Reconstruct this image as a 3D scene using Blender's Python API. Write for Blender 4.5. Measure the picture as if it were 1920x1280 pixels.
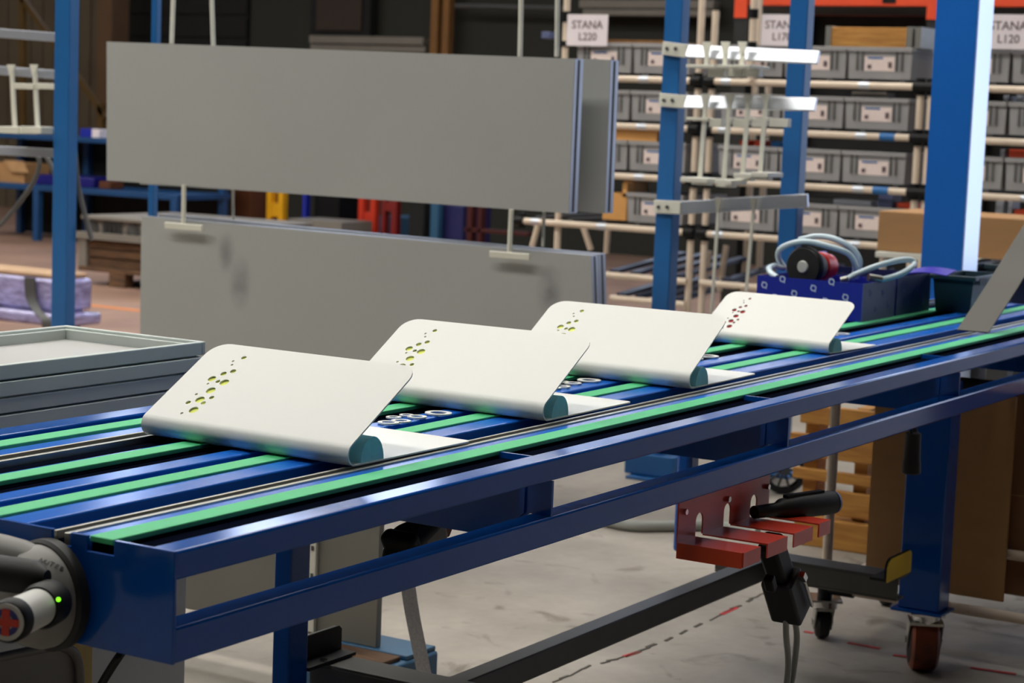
import bpy, bmesh, math, random
from mathutils import Vector as V, Matrix as M
random.seed(7)
for o in list(bpy.data.objects): bpy.data.objects.remove(o)
scene = bpy.context.scene
COL = scene.collection

# ---------------------------------------------------------------- camera
# table frame: X along the conveyor (away, to the right), Y across it, Z up, origin on the floor under the near corner
CX, CY = 960.0, 640.0
VP1, VP2 = (3290.0, 303.0), (-5300.0, -30.0)            # vanishing points of the X and Y directions
FPX = math.sqrt(-((VP1[0]-CX)*(VP2[0]-CX)+(VP1[1]-CY)*(VP2[1]-CY)))
def _ray(px, py): return V((px-CX, -(py-CY), -FPX))
_X = _ray(*VP1).normalized(); _Y = _ray(*VP2).normalized(); _Z = _X.cross(_Y)
ROT = M((_X, _Y, _Z))                                   # camera -> world
HT = 0.89                                               # height of the table top
def dirw(px, py): return (ROT @ _ray(px, py))/FPX
CAM = V((0, 0, HT)) - dirw(327.4, 1034.4)*2.5
def onz(px, py, z): d = dirw(px, py); return CAM+d*((z-CAM.z)/d.z)
def ony(px, py, y): d = dirw(px, py); return CAM+d*((y-CAM.y)/d.y)
def onx(px, py, x): d = dirw(px, py); return CAM+d*((x-CAM.x)/d.x)
cam = bpy.data.cameras.new('camera'); camo = bpy.data.objects.new('camera', cam); COL.objects.link(camo)
camo.matrix_world = M.Translation(CAM) @ ROT.to_4x4()
cam.sensor_width = 36; cam.lens = 36*FPX/1920; cam.clip_end = 200; cam.clip_start = .05
cam.dof.use_dof = True; cam.dof.focus_distance = 3.45; cam.dof.aperture_fstop = 8.0
scene.camera = camo

# ---------------------------------------------------------------- world, exposure
w = bpy.data.worlds.new('world'); scene.world = w; w.use_nodes = True
w.node_tree.nodes['Background'].inputs[0].default_value = (.8, .87, 1, 1)
w.node_tree.nodes['Background'].inputs[1].default_value = .25
vs = scene.view_settings
vs.view_transform = 'Standard'; vs.look = 'None'; vs.gamma = 1; vs.use_curve_mapping = False; vs.exposure = 0.46
SKYLIGHT, GATE, CLEREST = 7.2, 1.7, 4.5                 # strength of the daylight openings

# ---------------------------------------------------------------- materials
def lin(c): return tuple((x/12.92 if x <= .04045 else ((x+.055)/1.055)**2.4) for x in (v/255 for v in c))
MATS = {}
def mat(name, rgb, rough=.5, metal=0., var=.12, scale=6., bump=0., spec=.5, coat=0., emit=None, es=1., rgb2=None, trans=0., alpha=1., stretch=None, rvar=.15):
    m = bpy.data.materials.new(name); m.use_nodes = True; nt = m.node_tree; b = nt.nodes['Principled BSDF']
    L = nt.links; N = nt.nodes.new
    c = lin(rgb)
    tc = N('ShaderNodeTexCoord'); src = tc.outputs['Object']
    if stretch:
        mp = N('ShaderNodeMapping'); mp.inputs['Scale'].default_value = stretch; L.new(src, mp.inputs[0]); src = mp.outputs[0]
    nz = N('ShaderNodeTexNoise'); nz.inputs['Scale'].default_value = scale; nz.inputs['Detail'].default_value = 6; L.new(src, nz.inputs['Vector'])
    cr = N('ShaderNodeValToRGB'); L.new(nz.outputs['Fac'], cr.inputs[0])
    cr.color_ramp.elements[0].position = .3; cr.color_ramp.elements[1].position = .7
    c2 = lin(rgb2) if rgb2 else tuple(min(1, x*(1+var)) for x in c)
    c1 = c if rgb2 else tuple(x*(1-var) for x in c)
    cr.color_ramp.elements[0].color = (*c1, 1); cr.color_ramp.elements[1].color = (*c2, 1)
    L.new(cr.outputs[0], b.inputs['Base Color'])
    mr = N('ShaderNodeMapRange'); mr.inputs['To Min'].default_value = max(.02, rough*(1-rvar)); mr.inputs['To Max'].default_value = min(1, rough*(1+rvar))
    L.new(nz.outputs['Fac'], mr.inputs['Value']); L.new(mr.outputs[0], b.inputs['Roughness'])
    b.inputs['Metallic'].default_value = metal; b.inputs['Specular IOR Level'].default_value = spec
    b.inputs['Coat Weight'].default_value = coat; b.inputs['Coat Roughness'].default_value = .06
    b.inputs['Transmission Weight'].default_value = trans; b.inputs['Alpha'].default_value = alpha
    if bump:
        bp = N('ShaderNodeBump'); bp.inputs['Strength'].default_value = bump; bp.inputs['Distance'].default_value = .01
        L.new(nz.outputs['Fac'], bp.inputs['Height']); L.new(bp.outputs[0], b.inputs['Normal'])
    if emit:
        b.inputs['Emission Color'].default_value = (*lin(emit), 1); b.inputs['Emission Strength'].default_value = es
    MATS[name] = m; return m
BLUE = mat('blue_paint', (15, 80, 166), .15, var=.05, scale=3, spec=.32)
DBLUE = mat('gap_shade_blue', (14, 32, 74), .4, var=.1)  # navy for the shade down in the table gaps
RACKBLUE = mat('rack_blue_paint', (30, 100, 164), .34, var=.08, scale=3)
BENCHBLUE = mat('bench_blue_paint', (26, 70, 118), .45, var=.08)
COLBLUE = mat('column_blue_paint', (32, 112, 208), .22, var=.05, scale=2)
GREEN = mat('green_belt', (70, 188, 126), .62, var=.05, scale=20, bump=.05)
BLACKP = mat('black_plastic', (14, 14, 16), .5, var=.2, spec=.22)
BEDBLUE = mat('belt_bed_blue', (26, 104, 208), .2, var=.05, scale=3, spec=.32)
GUIDE = mat('belt_guide_plastic', (10, 14, 26), .6, var=.1, spec=0.)
BLACKR = mat('black_rubber', (12, 12, 13), .6, var=.2)
DGREY = mat('dark_grey_steel', (88, 87, 84), .45, metal=.15, var=.12, scale=9)
STEEL = mat('brushed_steel', (176, 174, 166), .33, metal=.85, var=.12, scale=14, stretch=(1, 30, 30))
ALU = mat('aluminium', (200, 204, 212), .3, metal=.9, var=.05, scale=10)
CHROME = mat('chrome', (190, 190, 190), .16, metal=1., var=.05)
CREAM = mat('cream_pipe', (214, 196, 176), .38, var=.06)
CREAMW = mat('cream_white_paint', (222, 220, 206), .45, var=.04)
WHITE = mat('white_sheet', (226, 226, 222), .42, var=.012, scale=2.5, spec=.4)
LIME = mat('lime_felt', (240, 248, 128), .8, var=.06, scale=30)
REDF = mat('red_felt', (170, 22, 22), .8, var=.06, scale=30)
TEAL = mat('teal_grey_felt', (156, 214, 218), .85, var=.06, scale=60)
PANEL = mat('grey_enamel', (170, 171, 168), .5, var=.03, scale=1.4, spec=.35)
TRAY = mat('tray_grey', (200, 208, 204), .42, var=.05, scale=5)
TRAYIN = mat('tray_light_grey', (178, 178, 176), .45, var=.04, scale=3)
BIN = mat('bin_grey', (150, 148, 148), .5, var=.05, scale=5)
BINEDGE = mat('bin_dark_grey', (92, 91, 90), .55, var=.06)
LABEL = mat('paper_label', (232, 214, 208), .7, var=.06, scale=60)
INK = mat('printed_ink', (104, 84, 86), .7, var=.1)
PAPER = mat('paper_sign', (232, 222, 226), .6, var=.03)
CARD = mat('cardboard', (168, 126, 82), .8, var=.06, scale=4, stretch=(1, 1, 5))
CARD2 = mat('cardboard_dark', (128, 90, 60), .82, var=.08, scale=3)
WOOD = mat('pallet_wood', (196, 142, 66), .7, rgb2=(158, 104, 44), scale=5, stretch=(1, 1, 9))
WOODO = mat('old_wood', (112, 80, 52), .85, rgb2=(66, 48, 36), scale=6, stretch=(4, 1, 9), bump=.3)
ORANGE = mat('orange_paint', (214, 70, 30), .45, var=.08)
RED = mat('red_paint', (196, 54, 32), .3, var=.05, scale=4)
YELLOW = mat('yellow_paint', (232, 168, 20), .5, var=.05)
OCHRE = mat('ochre_paint', (84, 62, 24), .55, var=.12)
YELLOWT = mat('yellow_lining', (236, 200, 64), .6, var=.1, scale=8)
LOGOBLUE = mat('blue_carton', (30, 44, 160), .42, var=.04)
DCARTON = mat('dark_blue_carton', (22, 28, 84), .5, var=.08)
LOGOW = mat('white_print', (206, 214, 238), .6, var=.02)
DTEAL = mat('dark_teal_plastic', (26, 54, 66), .4, var=.1)
NAVY = mat('navy_plastic', (16, 26, 56), .4, var=.1)
PURPLE = mat('purple_film', (64, 44, 176), .35, var=.1)
HOSE = mat('pale_hose', (198, 216, 226), .25, var=.05, scale=12, spec=.6)
GHOSE = mat('grey_cable', (150, 152, 146), .5, var=.05)
DHOSE = mat('dim_grey_hose', (88, 86, 84), .5, var=.05)
MACH = mat('machine_grey', (120, 118, 114), .5, var=.06, scale=12)
MACHW = mat('machine_silver', (196, 196, 190), .4, var=.05)
REDP = mat('red_plastic', (206, 36, 24), .3, var=.05)
LED = mat('green_led', (120, 230, 40), .4, emit=(110, 235, 30), es=2.)
WRAP = mat('glint_tinted_film', (176, 172, 226), .1, rgb2=(112, 102, 140), scale=11, bump=1., stretch=(1, 1, 3), coat=1.)  # violet glints of the film are coloured into its noise
CANVAS = mat('kraft_top', (186, 152, 120), .6, var=.1, scale=6)
DARKW = mat('dark_wall', (36, 37, 31), .8, var=.15, scale=2)
BROWNW = mat('brown_wall', (92, 80, 64), .85, var=.12, scale=2)
BLACKW = mat('black_door', (10, 10, 10), .8, var=.2)
TAN = mat('tan_column', (92, 68, 46), .8, var=.1)
WPLANK = mat('wooden_post', (128, 88, 44), .75, var=.15, stretch=(4, 4, 1))
PALE = mat('pale_grey_beam', (122, 116, 108), .6, var=.06)
DIM = mat('dim_grey', (70, 70, 70), .6, var=.1)
BRASS = mat('dull_brown', (92, 48, 20), .7, var=.15)
DRED = mat('dark_red_paint', (122, 24, 20), .5, var=.08)
TEALP = mat('steel_blue_paint', (40, 84, 116), .5, var=.08)
WHEELO = mat('orange_brown_tread', (150, 66, 34), .55, rgb2=(74, 44, 32), scale=14)
PAINTR = mat('red_floor_paint', (196, 44, 44), .7, var=.2, scale=20)
PAINTO = mat('orange_floor_paint', (206, 128, 72), .7, var=.1, scale=10)
mat('slate_blue', (84, 92, 130), .5)
SKY = mat('daylight_pane', (235, 240, 255), .5, emit=(255, 252, 244), es=SKYLIGHT)
GATEM = mat('gate_daylight', (235, 240, 255), .5, emit=(206, 222, 255), es=GATE)
CLERM = mat('clerestory_daylight', (235, 240, 255), .5, emit=(214, 228, 255), es=CLEREST)
CEIL = mat('ceiling_sheet', (84, 82, 78), .8, var=.08)
SHELL = mat('grey_shell', (112, 110, 106), .35, var=.06)

def floor_material():
    m = bpy.data.materials.new('worn_concrete'); m.use_nodes = True; nt = m.node_tree; b = nt.nodes['Principled BSDF']; L = nt.links; N = nt.nodes.new
    tc = N('ShaderNodeTexCoord')
    n1 = N('ShaderNodeTexNoise'); n1.inputs['Scale'].default_value = 1.3; n1.inputs['Detail'].default_value = 8; n1.inputs['Roughness'].default_value = .6
    n2 = N('ShaderNodeTexNoise'); n2.inputs['Scale'].default_value = 22; n2.inputs['Detail'].default_value = 6
    n3 = N('ShaderNodeTexNoise'); n3.inputs['Scale'].default_value = 5; n3.inputs['Detail'].default_value = 10; n3.inputs['Distortion'].default_value = 1.2
    for n in (n1, n2, n3): L.new(tc.outputs['Object'], n.inputs['Vector'])
    r1 = N('ShaderNodeValToRGB'); e = r1.color_ramp.elements
    e[0].position = .32; e[0].color = (*lin((130, 123, 114)), 1); e[1].position = .68; e[1].color = (*lin((168, 160, 150)), 1)
    L.new(n1.outputs['Fac'], r1.inputs[0])
    r3 = N('ShaderNodeValToRGB'); e = r3.color_ramp.elements
    e[0].position = .28; e[0].color = (.42, .38, .33, 1); e[1].position = .4; e[1].color = (1, 1, 1, 1); L.new(n3.outputs['Fac'], r3.inputs[0])
    mx = N('ShaderNodeMix'); mx.data_type = 'RGBA'; mx.blend_type = 'MULTIPLY'; mx.inputs[0].default_value = .8
    L.new(r1.outputs[0], mx.inputs[6]); L.new(r3.outputs[0], mx.inputs[7])
    r2 = N('ShaderNodeMapRange'); r2.inputs['To Min'].default_value = .9; r2.inputs['To Max'].default_value = 1.08; L.new(n2.outputs['Fac'], r2.inputs['Value'])
    mx2 = N('ShaderNodeMix'); mx2.data_type = 'RGBA'; mx2.blend_type = 'MULTIPLY'; mx2.inputs[0].default_value = 1
    L.new(mx.outputs[2], mx2.inputs[6]); L.new(r2.outputs[0], mx2.inputs[7]); L.new(mx2.outputs[2], b.inputs['Base Color'])
    b.inputs['Roughness'].default_value = .55; b.inputs['Specular IOR Level'].default_value = .35
    bp = N('ShaderNodeBump'); bp.inputs['Strength'].default_value = .12; bp.inputs['Distance'].default_value = .01; L.new(n2.outputs['Fac'], bp.inputs['Height']); L.new(bp.outputs[0], b.inputs['Normal'])
    return m
FLOOR = floor_material()
FLOORP = mat('pink_worn_floor', (164, 132, 114), .5, rgb2=(132, 104, 92), scale=1.2, spec=.4)

# ---------------------------------------------------------------- mesh building
class B:
    def __init__(s): s.bm = bmesh.new()
    def _f(s, vs):
        try: s.bm.faces.new(vs)
        except ValueError: pass
    def box(s, x0, x1, y0, y1, z0, z1, mx=None):
        x0, x1 = sorted((x0, x1)); y0, y1 = sorted((y0, y1)); z0, z1 = sorted((z0, z1))
        p = [V((x, y, z)) for z in (z0, z1) for y in (y0, y1) for x in (x0, x1)]
        if mx: p = [mx @ q for q in p]
        v = [s.bm.verts.new(q) for q in p]
        for f in ((0, 2, 3, 1), (4, 5, 7, 6), (0, 1, 5, 4), (2, 6, 7, 3), (0, 4, 6, 2), (1, 3, 7, 5)): s._f([v[i] for i in f])
        return s
    def slab(s, quad, d):                                   # polygon pushed along d
        d = V(d); a = [s.bm.verts.new(V(p)) for p in quad]; b = [s.bm.verts.new(V(p)+d) for p in quad]; n = len(quad)
        s._f(a); s._f(b[::-1])
        for i in range(n): s._f([a[i], b[i], b[(i+1) % n], a[(i+1) % n]])
        return s
    def cyl(s, p0, p1, r0, r1=None, seg=20, caps=True):
        return s.lathe([(0, r0), ((V(p1)-V(p0)).length, r0 if r1 is None else r1)], p0, V(p1)-V(p0), seg, caps)
    def lathe(s, prof, org, axis, seg=28, caps=True, mx=None):
        a = V(axis).normalized(); u = a.orthogonal().normalized(); w_ = a.cross(u); org = V(org)
        rings = []
        for h, r in prof:
            rings.append([s.bm.verts.new(org+a*h+(u*math.cos(t)+w_*math.sin(t))*r) for t in (2*math.pi*i/seg for i in range(seg))])
        for A, C in zip(rings, rings[1:]):
            for i in range(seg): s._f([A[i], A[(i+1) % seg], C[(i+1) % seg], C[i]])
        if caps: s._f(rings[0][::-1]); s._f(rings[-1])
        return s
    def tube(s, pts, r, seg=10):
        pts = [V(p) for p in pts]; n = len(pts); up = None; rings = []
        for i, p in enumerate(pts):
            t = (pts[min(i+1, n-1)]-pts[max(i-1, 0)]).normalized()
            if up is None: up = t.orthogonal().normalized()
            up = (up-t*up.dot(t)).normalized(); q = t.cross(up)
            rings.append([s.bm.verts.new(p+(up*math.cos(a)+q*math.sin(a))*r) for a in (2*math.pi*k/seg for k in range(seg))])
        for A, C in zip(rings, rings[1:]):
            for i in range(seg): s._f([A[i], A[(i+1) % seg], C[(i+1) % seg], C[i]])
        s._f(rings[0][::-1]); s._f(rings[-1]); return s
    def bar(s, p0, p1, w_, h, up=(0, 0, 1)):                # rectangular bar between two points
        p0, p1 = V(p0), V(p1); t = (p1-p0).normalized(); u = V(up); side = t.cross(u).normalized(); u = side.cross(t)
        q = [p0+side*a*w_/2+u*b*h/2 for a, b in ((-1, -1), (1, -1), (1, 1), (-1, 1))]
        return s.slab(q, p1-p0)
    def strip(s, pts, side, th):                            # bent flat sheet: centre line pts, full side vector, thickness
        side = V(side); n = len(pts); pts = [V(p) for p in pts]; R = []
        for i, p in enumerate(pts):
            t = (pts[min(i+1, n-1)]-pts[max(i-1, 0)]).normalized(); nr = t.cross(side).normalized()*th/2
            R.append([s.bm.verts.new(q) for q in (p-side/2-nr, p+side/2-nr, p+side/2+nr, p-side/2+nr)])
        for A, C in zip(R, R[1:]):
            for i in range(4): s._f([A[i], A[(i+1) % 4], C[(i+1) % 4], C[i]])
        s._f(R[0][::-1]); s._f(R[-1]); return s
    def holed(s, outline, holes, org, ux, uy, th):          # flat plate with real holes, thickness th along -normal
        ux, uy, org = V(ux), V(uy), V(org); n = ux.cross(uy).normalized()
        bm = bmesh.new(); es = []
        for loop in [outline]+holes:
            vs_ = [bm.verts.new(org+ux*p[0]+uy*p[1]) for p in loop]
            es += [bm.edges.new((vs_[i], vs_[(i+1) % len(vs_)])) for i in range(len(vs_))]
        bmesh.ops.triangle_fill(bm, edges=es, use_beauty=True, use_dissolve=False, normal=n)
        bmesh.ops.recalc_face_normals(bm, faces=bm.faces)
        if bm.faces and sum((f.normal.dot(n) for f in bm.faces)) < 0: bmesh.ops.reverse_faces(bm, faces=bm.faces)
        g = bmesh.ops.extrude_face_region(bm, geom=bm.faces[:])
        bmesh.ops.translate(bm, vec=-n*th, verts=[e for e in g['geom'] if isinstance(e, bmesh.types.BMVert)])
        bmesh.ops.recalc_face_normals(bm, faces=bm.faces)
        me = bpy.data.meshes.new('tmp'); bm.to_mesh(me); bm.free(); s.bm.from_mesh(me); bpy.data.meshes.remove(me); return s
    def text(s, txt, org, ux, uy, size, th=.002, bold=.0):
        cu = bpy.data.curves.new('t', 'FONT'); cu.body = txt; cu.size = 1; cu.align_x = 'CENTER'; cu.align_y = 'CENTER'; cu.extrude = th/size/2; cu.offset = bold
        ob = bpy.data.objects.new('t', cu); COL.objects.link(ob)
        me = bpy.data.meshes.new_from_object(ob.evaluated_get(bpy.context.evaluated_depsgraph_get()))
        ux, uy = V(ux).normalized(), V(uy).normalized(); mx = M((ux, uy, ux.cross(uy))).transposed().to_4x4()
        me.transform(M.Translation(V(org)) @ mx @ M.Scale(size, 4)); s.bm.from_mesh(me)
        bpy.data.objects.remove(ob); bpy.data.curves.remove(cu); bpy.data.meshes.remove(me); return s
    def mesh(s, name, m, recalc=True, angle=38):
        if recalc: bmesh.ops.recalc_face_normals(s.bm, faces=s.bm.faces[:])
        me = bpy.data.meshes.new(name); s.bm.to_mesh(me); s.bm.free(); me.materials.append(m)
        me.polygons.foreach_set('use_smooth', [True]*len(me.polygons)); me.set_sharp_from_angle(angle=math.radians(angle)); return me

MW = {}
def thing(name, label, cat, loc, group=None, rz=0., kind=None):
    o = bpy.data.objects.new(name, None); COL.objects.link(o); o.empty_display_size = .05
    o.location = loc; o.rotation_euler = (0, 0, rz); MW[o.name] = M.Translation(V(loc)) @ M.Rotation(rz, 4, 'Z')
    o['label'] = label; o['category'] = cat
    if group: o['group'] = group
    if kind: o['kind'] = kind
    return o
def part(name, b, m, parent, bevel=0., local=False, label=None, kind=None, sub=False):
    me = b.mesh(name, m)
    o = bpy.data.objects.new(name, me); COL.objects.link(o)
    if parent is not None:
        root = MW.get(parent.name, M())
        if not local: me.transform(root.inverted())
        o.parent = parent; MW[o.name] = root
    if bevel:
        md = o.modifiers.new('bevel', 'BEVEL'); md.width = bevel; md.segments = 2; md.limit_method = 'ANGLE'
    if label: o['label'] = label
    if kind: o['kind'] = kind
    return o
def single(name, b, m, label, cat, loc, group=None, bevel=0., kind=None):
    me = b.mesh(name, m); me.transform(M.Translation(-V(loc)))
    o = bpy.data.objects.new(name, me); COL.objects.link(o); o.location = loc; MW[o.name] = M.Translation(V(loc))
    o['label'] = label; o['category'] = cat
    if group: o['group'] = group
    if kind: o['kind'] = kind
    if bevel:
        md = o.modifiers.new('bevel', 'BEVEL'); md.width = bevel; md.segments = 2; md.limit_method = 'ANGLE'
    return o
def struct(name, b, m, parent=None, loc=(0, 0, 0)):
    me = b.mesh(name, m); o = bpy.data.objects.new(name, me); COL.objects.link(o); MW[o.name] = M()
    if parent is not None: o.parent = parent
    else: o['kind'] = 'structure'
    return o
def dup(root, loc, rz=0., label=None, group=None, scale=None, swap=None):
    def cp(o, par):
        c = o.copy(); COL.objects.link(c); c.parent = par
        if swap and o.name.split('.')[0] in swap:
            c.data = o.data.copy(); c.data.materials.clear(); c.data.materials.append(swap[o.name.split('.')[0]])
        for ch in o.children: cp(ch, c)
        return c
    r = cp(root, None); r.location = loc; r.rotation_euler = (0, 0, rz)
    if scale: r.scale = (scale,)*3
    if label: r['label'] = label
    if group: r['group'] = group
    return r
def RX(px0, py0, px1, py1, X):                              # pixel rectangle on the plane X -> y0,y1,z0,z1
    mx_, my = (px0+px1)/2, (py0+py1)/2
    return (onx(px1, my, X).y, onx(px0, my, X).y, onx(mx_, py1, X).z, onx(mx_, py0, X).z)
def bx(b, rect, X, th):                                     # upright box whose near face lies on the plane X
    y0, y1, z0, z1 = RX(*rect, X); return b.box(X, X+th, y0, y1, z0, z1)
def boxx(rect, X, th): return bx(B(), rect, X, th)
def base(rect, X, z=None):
    y0, y1, z0, z1 = RX(*rect, X); return V((X, (y0+y1)/2, z0 if z is None else z))
def smooth(pts, n=8):
    pts = [V(p) for p in pts]; out = []
    for i in range(len(pts)-1):
        p0, p1, p2, p3 = pts[max(i-1, 0)], pts[i], pts[i+1], pts[min(i+2, len(pts)-1)]
        for k in range(n):
            t = k/n; out.append(.5*((2*p1)+(p2-p0)*t+(2*p0-5*p1+4*p2-p3)*t*t+(3*p1-p0-3*p2+p3)*t**3))
    return out+[pts[-1]]
def rrect(x0, x1, y0, y1, r, seg=6):                        # rounded rectangle outline; r = one radius or four (x0y0, x1y0, x1y1, x0y1)
    if not isinstance(r, (tuple, list)): r = (r,)*4
    out = []
    for (cx, cy, sx, sy, a0), rr in zip(((x0, y0, 1, 1, 180), (x1, y0, -1, 1, 270), (x1, y1, -1, -1, 0), (x0, y1, 1, -1, 90)), r):
        if rr <= 0: out.append((cx, cy)); continue
        for k in range(seg+1):
            a = math.radians(a0+90*k/seg); out.append((cx+sx*rr+rr*math.cos(a), cy+sy*rr+rr*math.sin(a)))
    return out
def circ(cx, cy, r, n=20): return [(cx+r*math.cos(2*math.pi*k/n), cy+r*math.sin(2*math.pi*k/n)) for k in range(n)]

# ================================================================ THE HALL
HX0, HX1, HY0, HY1, HZ = -7.0, 17.0, -11.0, 19.0, 7.0
fl = struct('floor', B().box(HX0, HX1, HY0, HY1, -.1, 0), FLOOR)
struct('painted_zone', B().box(5.6, HX1, 4.6, HY1, 0, .002), FLOORP, fl)
for k, (a, c) in enumerate([((1170, 1231), (1198, 1222)), ((1353, 1152), (1381, 1139)), ((1590, 1205), (1650, 1216)), ((1675, 1228), (1722, 1234)), ((1820, 1252), (1905, 1264)), ((1508, 1184), (1525, 1187))]):
    p, q = onz(*a, .0), onz(*c, .0)
    struct('paint_mark', B().bar(p+V((0, 0, .001)), q+V((0, 0, .001)), .014, .002), PAINTR, fl)
p, q = onz(170, 573, 0), onz(262, 583, 0); d = (q-p)
struct('paint_line', B().bar(p-d*2+V((0, 0, .003)), q+d*3+V((0, 0, .003)), .1, .003), PAINTO, fl)
# expansion joint with broken edges
pts = [onz(1035, 1279, 0), onz(1110, 1248, 0), onz(1185, 1227, 0), onz(1260, 1195, 0), onz(1330, 1163, 0), onz(1400, 1128, 0), onz(1445, 1104, 0)]
b = B()
for p, q in zip(pts, pts[1:]):
    for k in range(5):
        a, c = p.lerp(q, k/5), p.lerp(q, (k+1)/5); a = a+V((0, random.uniform(-.006, .006), .001)); c = c+V((0, random.uniform(-.006, .006), .001))
        if random.random() < .75: b.bar(a, c, random.uniform(.004, .012), .002)
struct('expansion_joint', b, mat('joint_dirt', (72, 66, 58), .9), fl)

wb = struct('wall_back', B().box(HX1, HX1+.2, HY0, HY1, 0, HZ), DARKW)
struct('wall_left', B().box(HX0, HX1, HY1, HY1+.2, 0, HZ), DARKW)
struct('wall_right', B().box(HX0, HX1, HY0-.2, HY0, 0, HZ), DARKW)
struct('wall_front', B().box(HX0-.2, HX0, HY0, HY1, 0, HZ), DARKW)
struct('ceiling', B().box(HX0, HX1, HY0, HY1, HZ, HZ+.2), CEIL)
# brown cladding of the wall on the far left, the dark roller door beside it
y0, y1, z0, z1 = RX(-60, -400, 208, 420, HX1-.05)
cl = struct('wall_cladding', B().box(HX1-.06, HX1-.001, y0, HY1, 0, HZ), BROWNW, wb)
for k in range(16):
    yy = y0+.1+k*(HY1-y0)/16; struct('cladding_rib', B().box(HX1-.085, HX1-.06, yy, yy+.05, 0, HZ), BROWNW, wb)
y0, y1, z0, z1 = RX(210, -100, 462, 400, HX1-.05)
dr = struct('door_1', B().box(HX1-.05, HX1-.002, y0, y1, 0, 3.8), BLACKW)
for k in range(14): struct('door_slat', B().box(HX1-.075, HX1-.05, y0, y1, .05+k*.27, .27+k*.27), BLACKW, dr)
# daylight: skylight strips, clerestory panes and the open gate on the back wall, right of the picture
nwin = 0
for xs in (-1.2, 3.2, 7.6):
    nwin += 1
    wn = struct('window_%d' % nwin, B().box(xs, xs+1.3, -.9, HY1-1, HZ-.03, HZ-.005), SKY)
    for k in range(12):
        yy = -.9+k*(HY1-.1)/11; struct('glazing_bar', B().box(xs-.05, xs+1.35, yy-.04, yy+.04, HZ-.07, HZ-.03), PALE, wn)
for k in range(7):
    nwin += 1; yy = HY0+1.2+k*4.1
    wn = struct('window_%d' % nwin, B().box(HX1-.04, HX1-.005, yy, yy+3.0, 4.5, 6.1), CLERM)
    for j in range(4): struct('glazing_bar', B().box(HX1-.08, HX1-.04, yy+j*1.0-.03, yy+j*1.0+.03, 4.45, 6.15), DIM, wn)
gt = struct('door_2', B().box(HX1-.04, HX1-.005, -7.2, -2.4, .05, 4.0), GATEM)
for yy in (-7.3, -2.4): struct('door_post', B().box(HX1-.1, HX1-.01, yy, yy+.1, 0, 4.1), DIM, gt)
struct('door_lintel', B().box(HX1-.1, HX1-.01, -7.3, -2.3, 4.0, 4.15), DIM, gt)

# ================================================================ THE CONVEYOR TABLE
TX = 4.6
T = thing('conveyor_table', 'long blue steel conveyor work table with four green belts, carrying white stands', 'table', (2.3, .42, 0))
def tbox(name, m, x0, x1, y0, y1, z0, z1, bevel=.0, parent=T): return part(name, B().box(x0, x1, y0, y1, HT+z0, HT+z1), m, parent, bevel)
tbox('rail', BLUE, .002, TX, 0, .042, -.0375, 0, .004)
tbox('rail', BLUE, .002, TX, 0, .042, -.144, -.097, .004)
tbox('rail', BLUE, .002, TX, .785, .839, -.05, -.001, .004)
tbox('rail', BLUE, .002, TX, .797, .839, -.144, -.097, .004)
# end plate with the notches for the roller track and the near belt
yz = [(0, -.144), (0, 0), (.100, 0), (.100, -.020), (.146, -.020), (.146, 0), (.174, 0), (.174, -.018), (.206, -.018), (.206, 0), (.84, 0), (.84, -.144)]
part('end_plate', B().slab([V((0, y, HT+z)) for y, z in yz], (.006, 0, 0)), BLUE, T, .0012)
part('end_plate', B().slab([V((TX, y, HT+z)) for y, z in yz], (.006, 0, 0)), BLUE, T, .0012)
tbox('gap_shade_sheet', DBLUE, .006, TX, .06, .79, -.058, -.054)  # added dark sheet, stands in for the shade between the belts
for y0, y1 in ((.104, .144), (.316, .356), (.492, .532), (.706, .747)):
    tbox('belt', GREEN, .003, TX-.01, y0, y1, -.008, .0, .0015)
for y0, y1, z1, m in ((.064, .104, -.012, GUIDE), (.104, .144, -.009, GUIDE), (.144, .1745, -.004, BEDBLUE), (.264, .314, -.003, BEDBLUE), (.314, .356, -.009, BEDBLUE),
                      (.389, .431, -.001, BEDBLUE), (.436, .490, -.012, GUIDE), (.490, .532, -.009, GUIDE), (.532, .556, -.005, BEDBLUE), (.556, .572, -.016, BEDBLUE), (.573, .613, -.012, GUIDE),
                      (.655, .700, -.004, BEDBLUE), (.700, .749, -.009, BEDBLUE)):
    tbox('belt_bed' if m is BEDBLUE else 'belt_guide', m, .006, TX, y0, y1, -.054, z1, .003)
for y0, y1 in ((.177, .204), (.616, .652)):
    tr = tbox('steel_track', STEEL, .001, TX, y0, y0+.009, -.03, -.002, .001)
    tbox('steel_track', STEEL, .001, TX, y1-.006, y1, -.03, -.001, .001); tbox('track_channel', GUIDE, .002, TX, y0+.009, y1-.006, -.03, -.012)
for gx in (.93, 1.88, 2.92, 3.95):
    part('gusset', B().slab([V((gx, y, HT+z)) for y, z in ((.0015, -.0385), (.0015, -.0965), (.042, -.0965), (.10, -.145), (.78, -.145), (.78, -.058), (.12, -.058), (.12, -.002), (.043, -.002), (.043, -.0385))], (.006, 0, 0)), BLUE, T)
    part('gusset_web', B().slab([V((gx-.001, y, HT+z)) for y, z in ((.05, -.0965), (.05, -.03), (.095, -.06), (.075, -.12))], (-.004, 0, 0)), BLUE, T)
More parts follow.
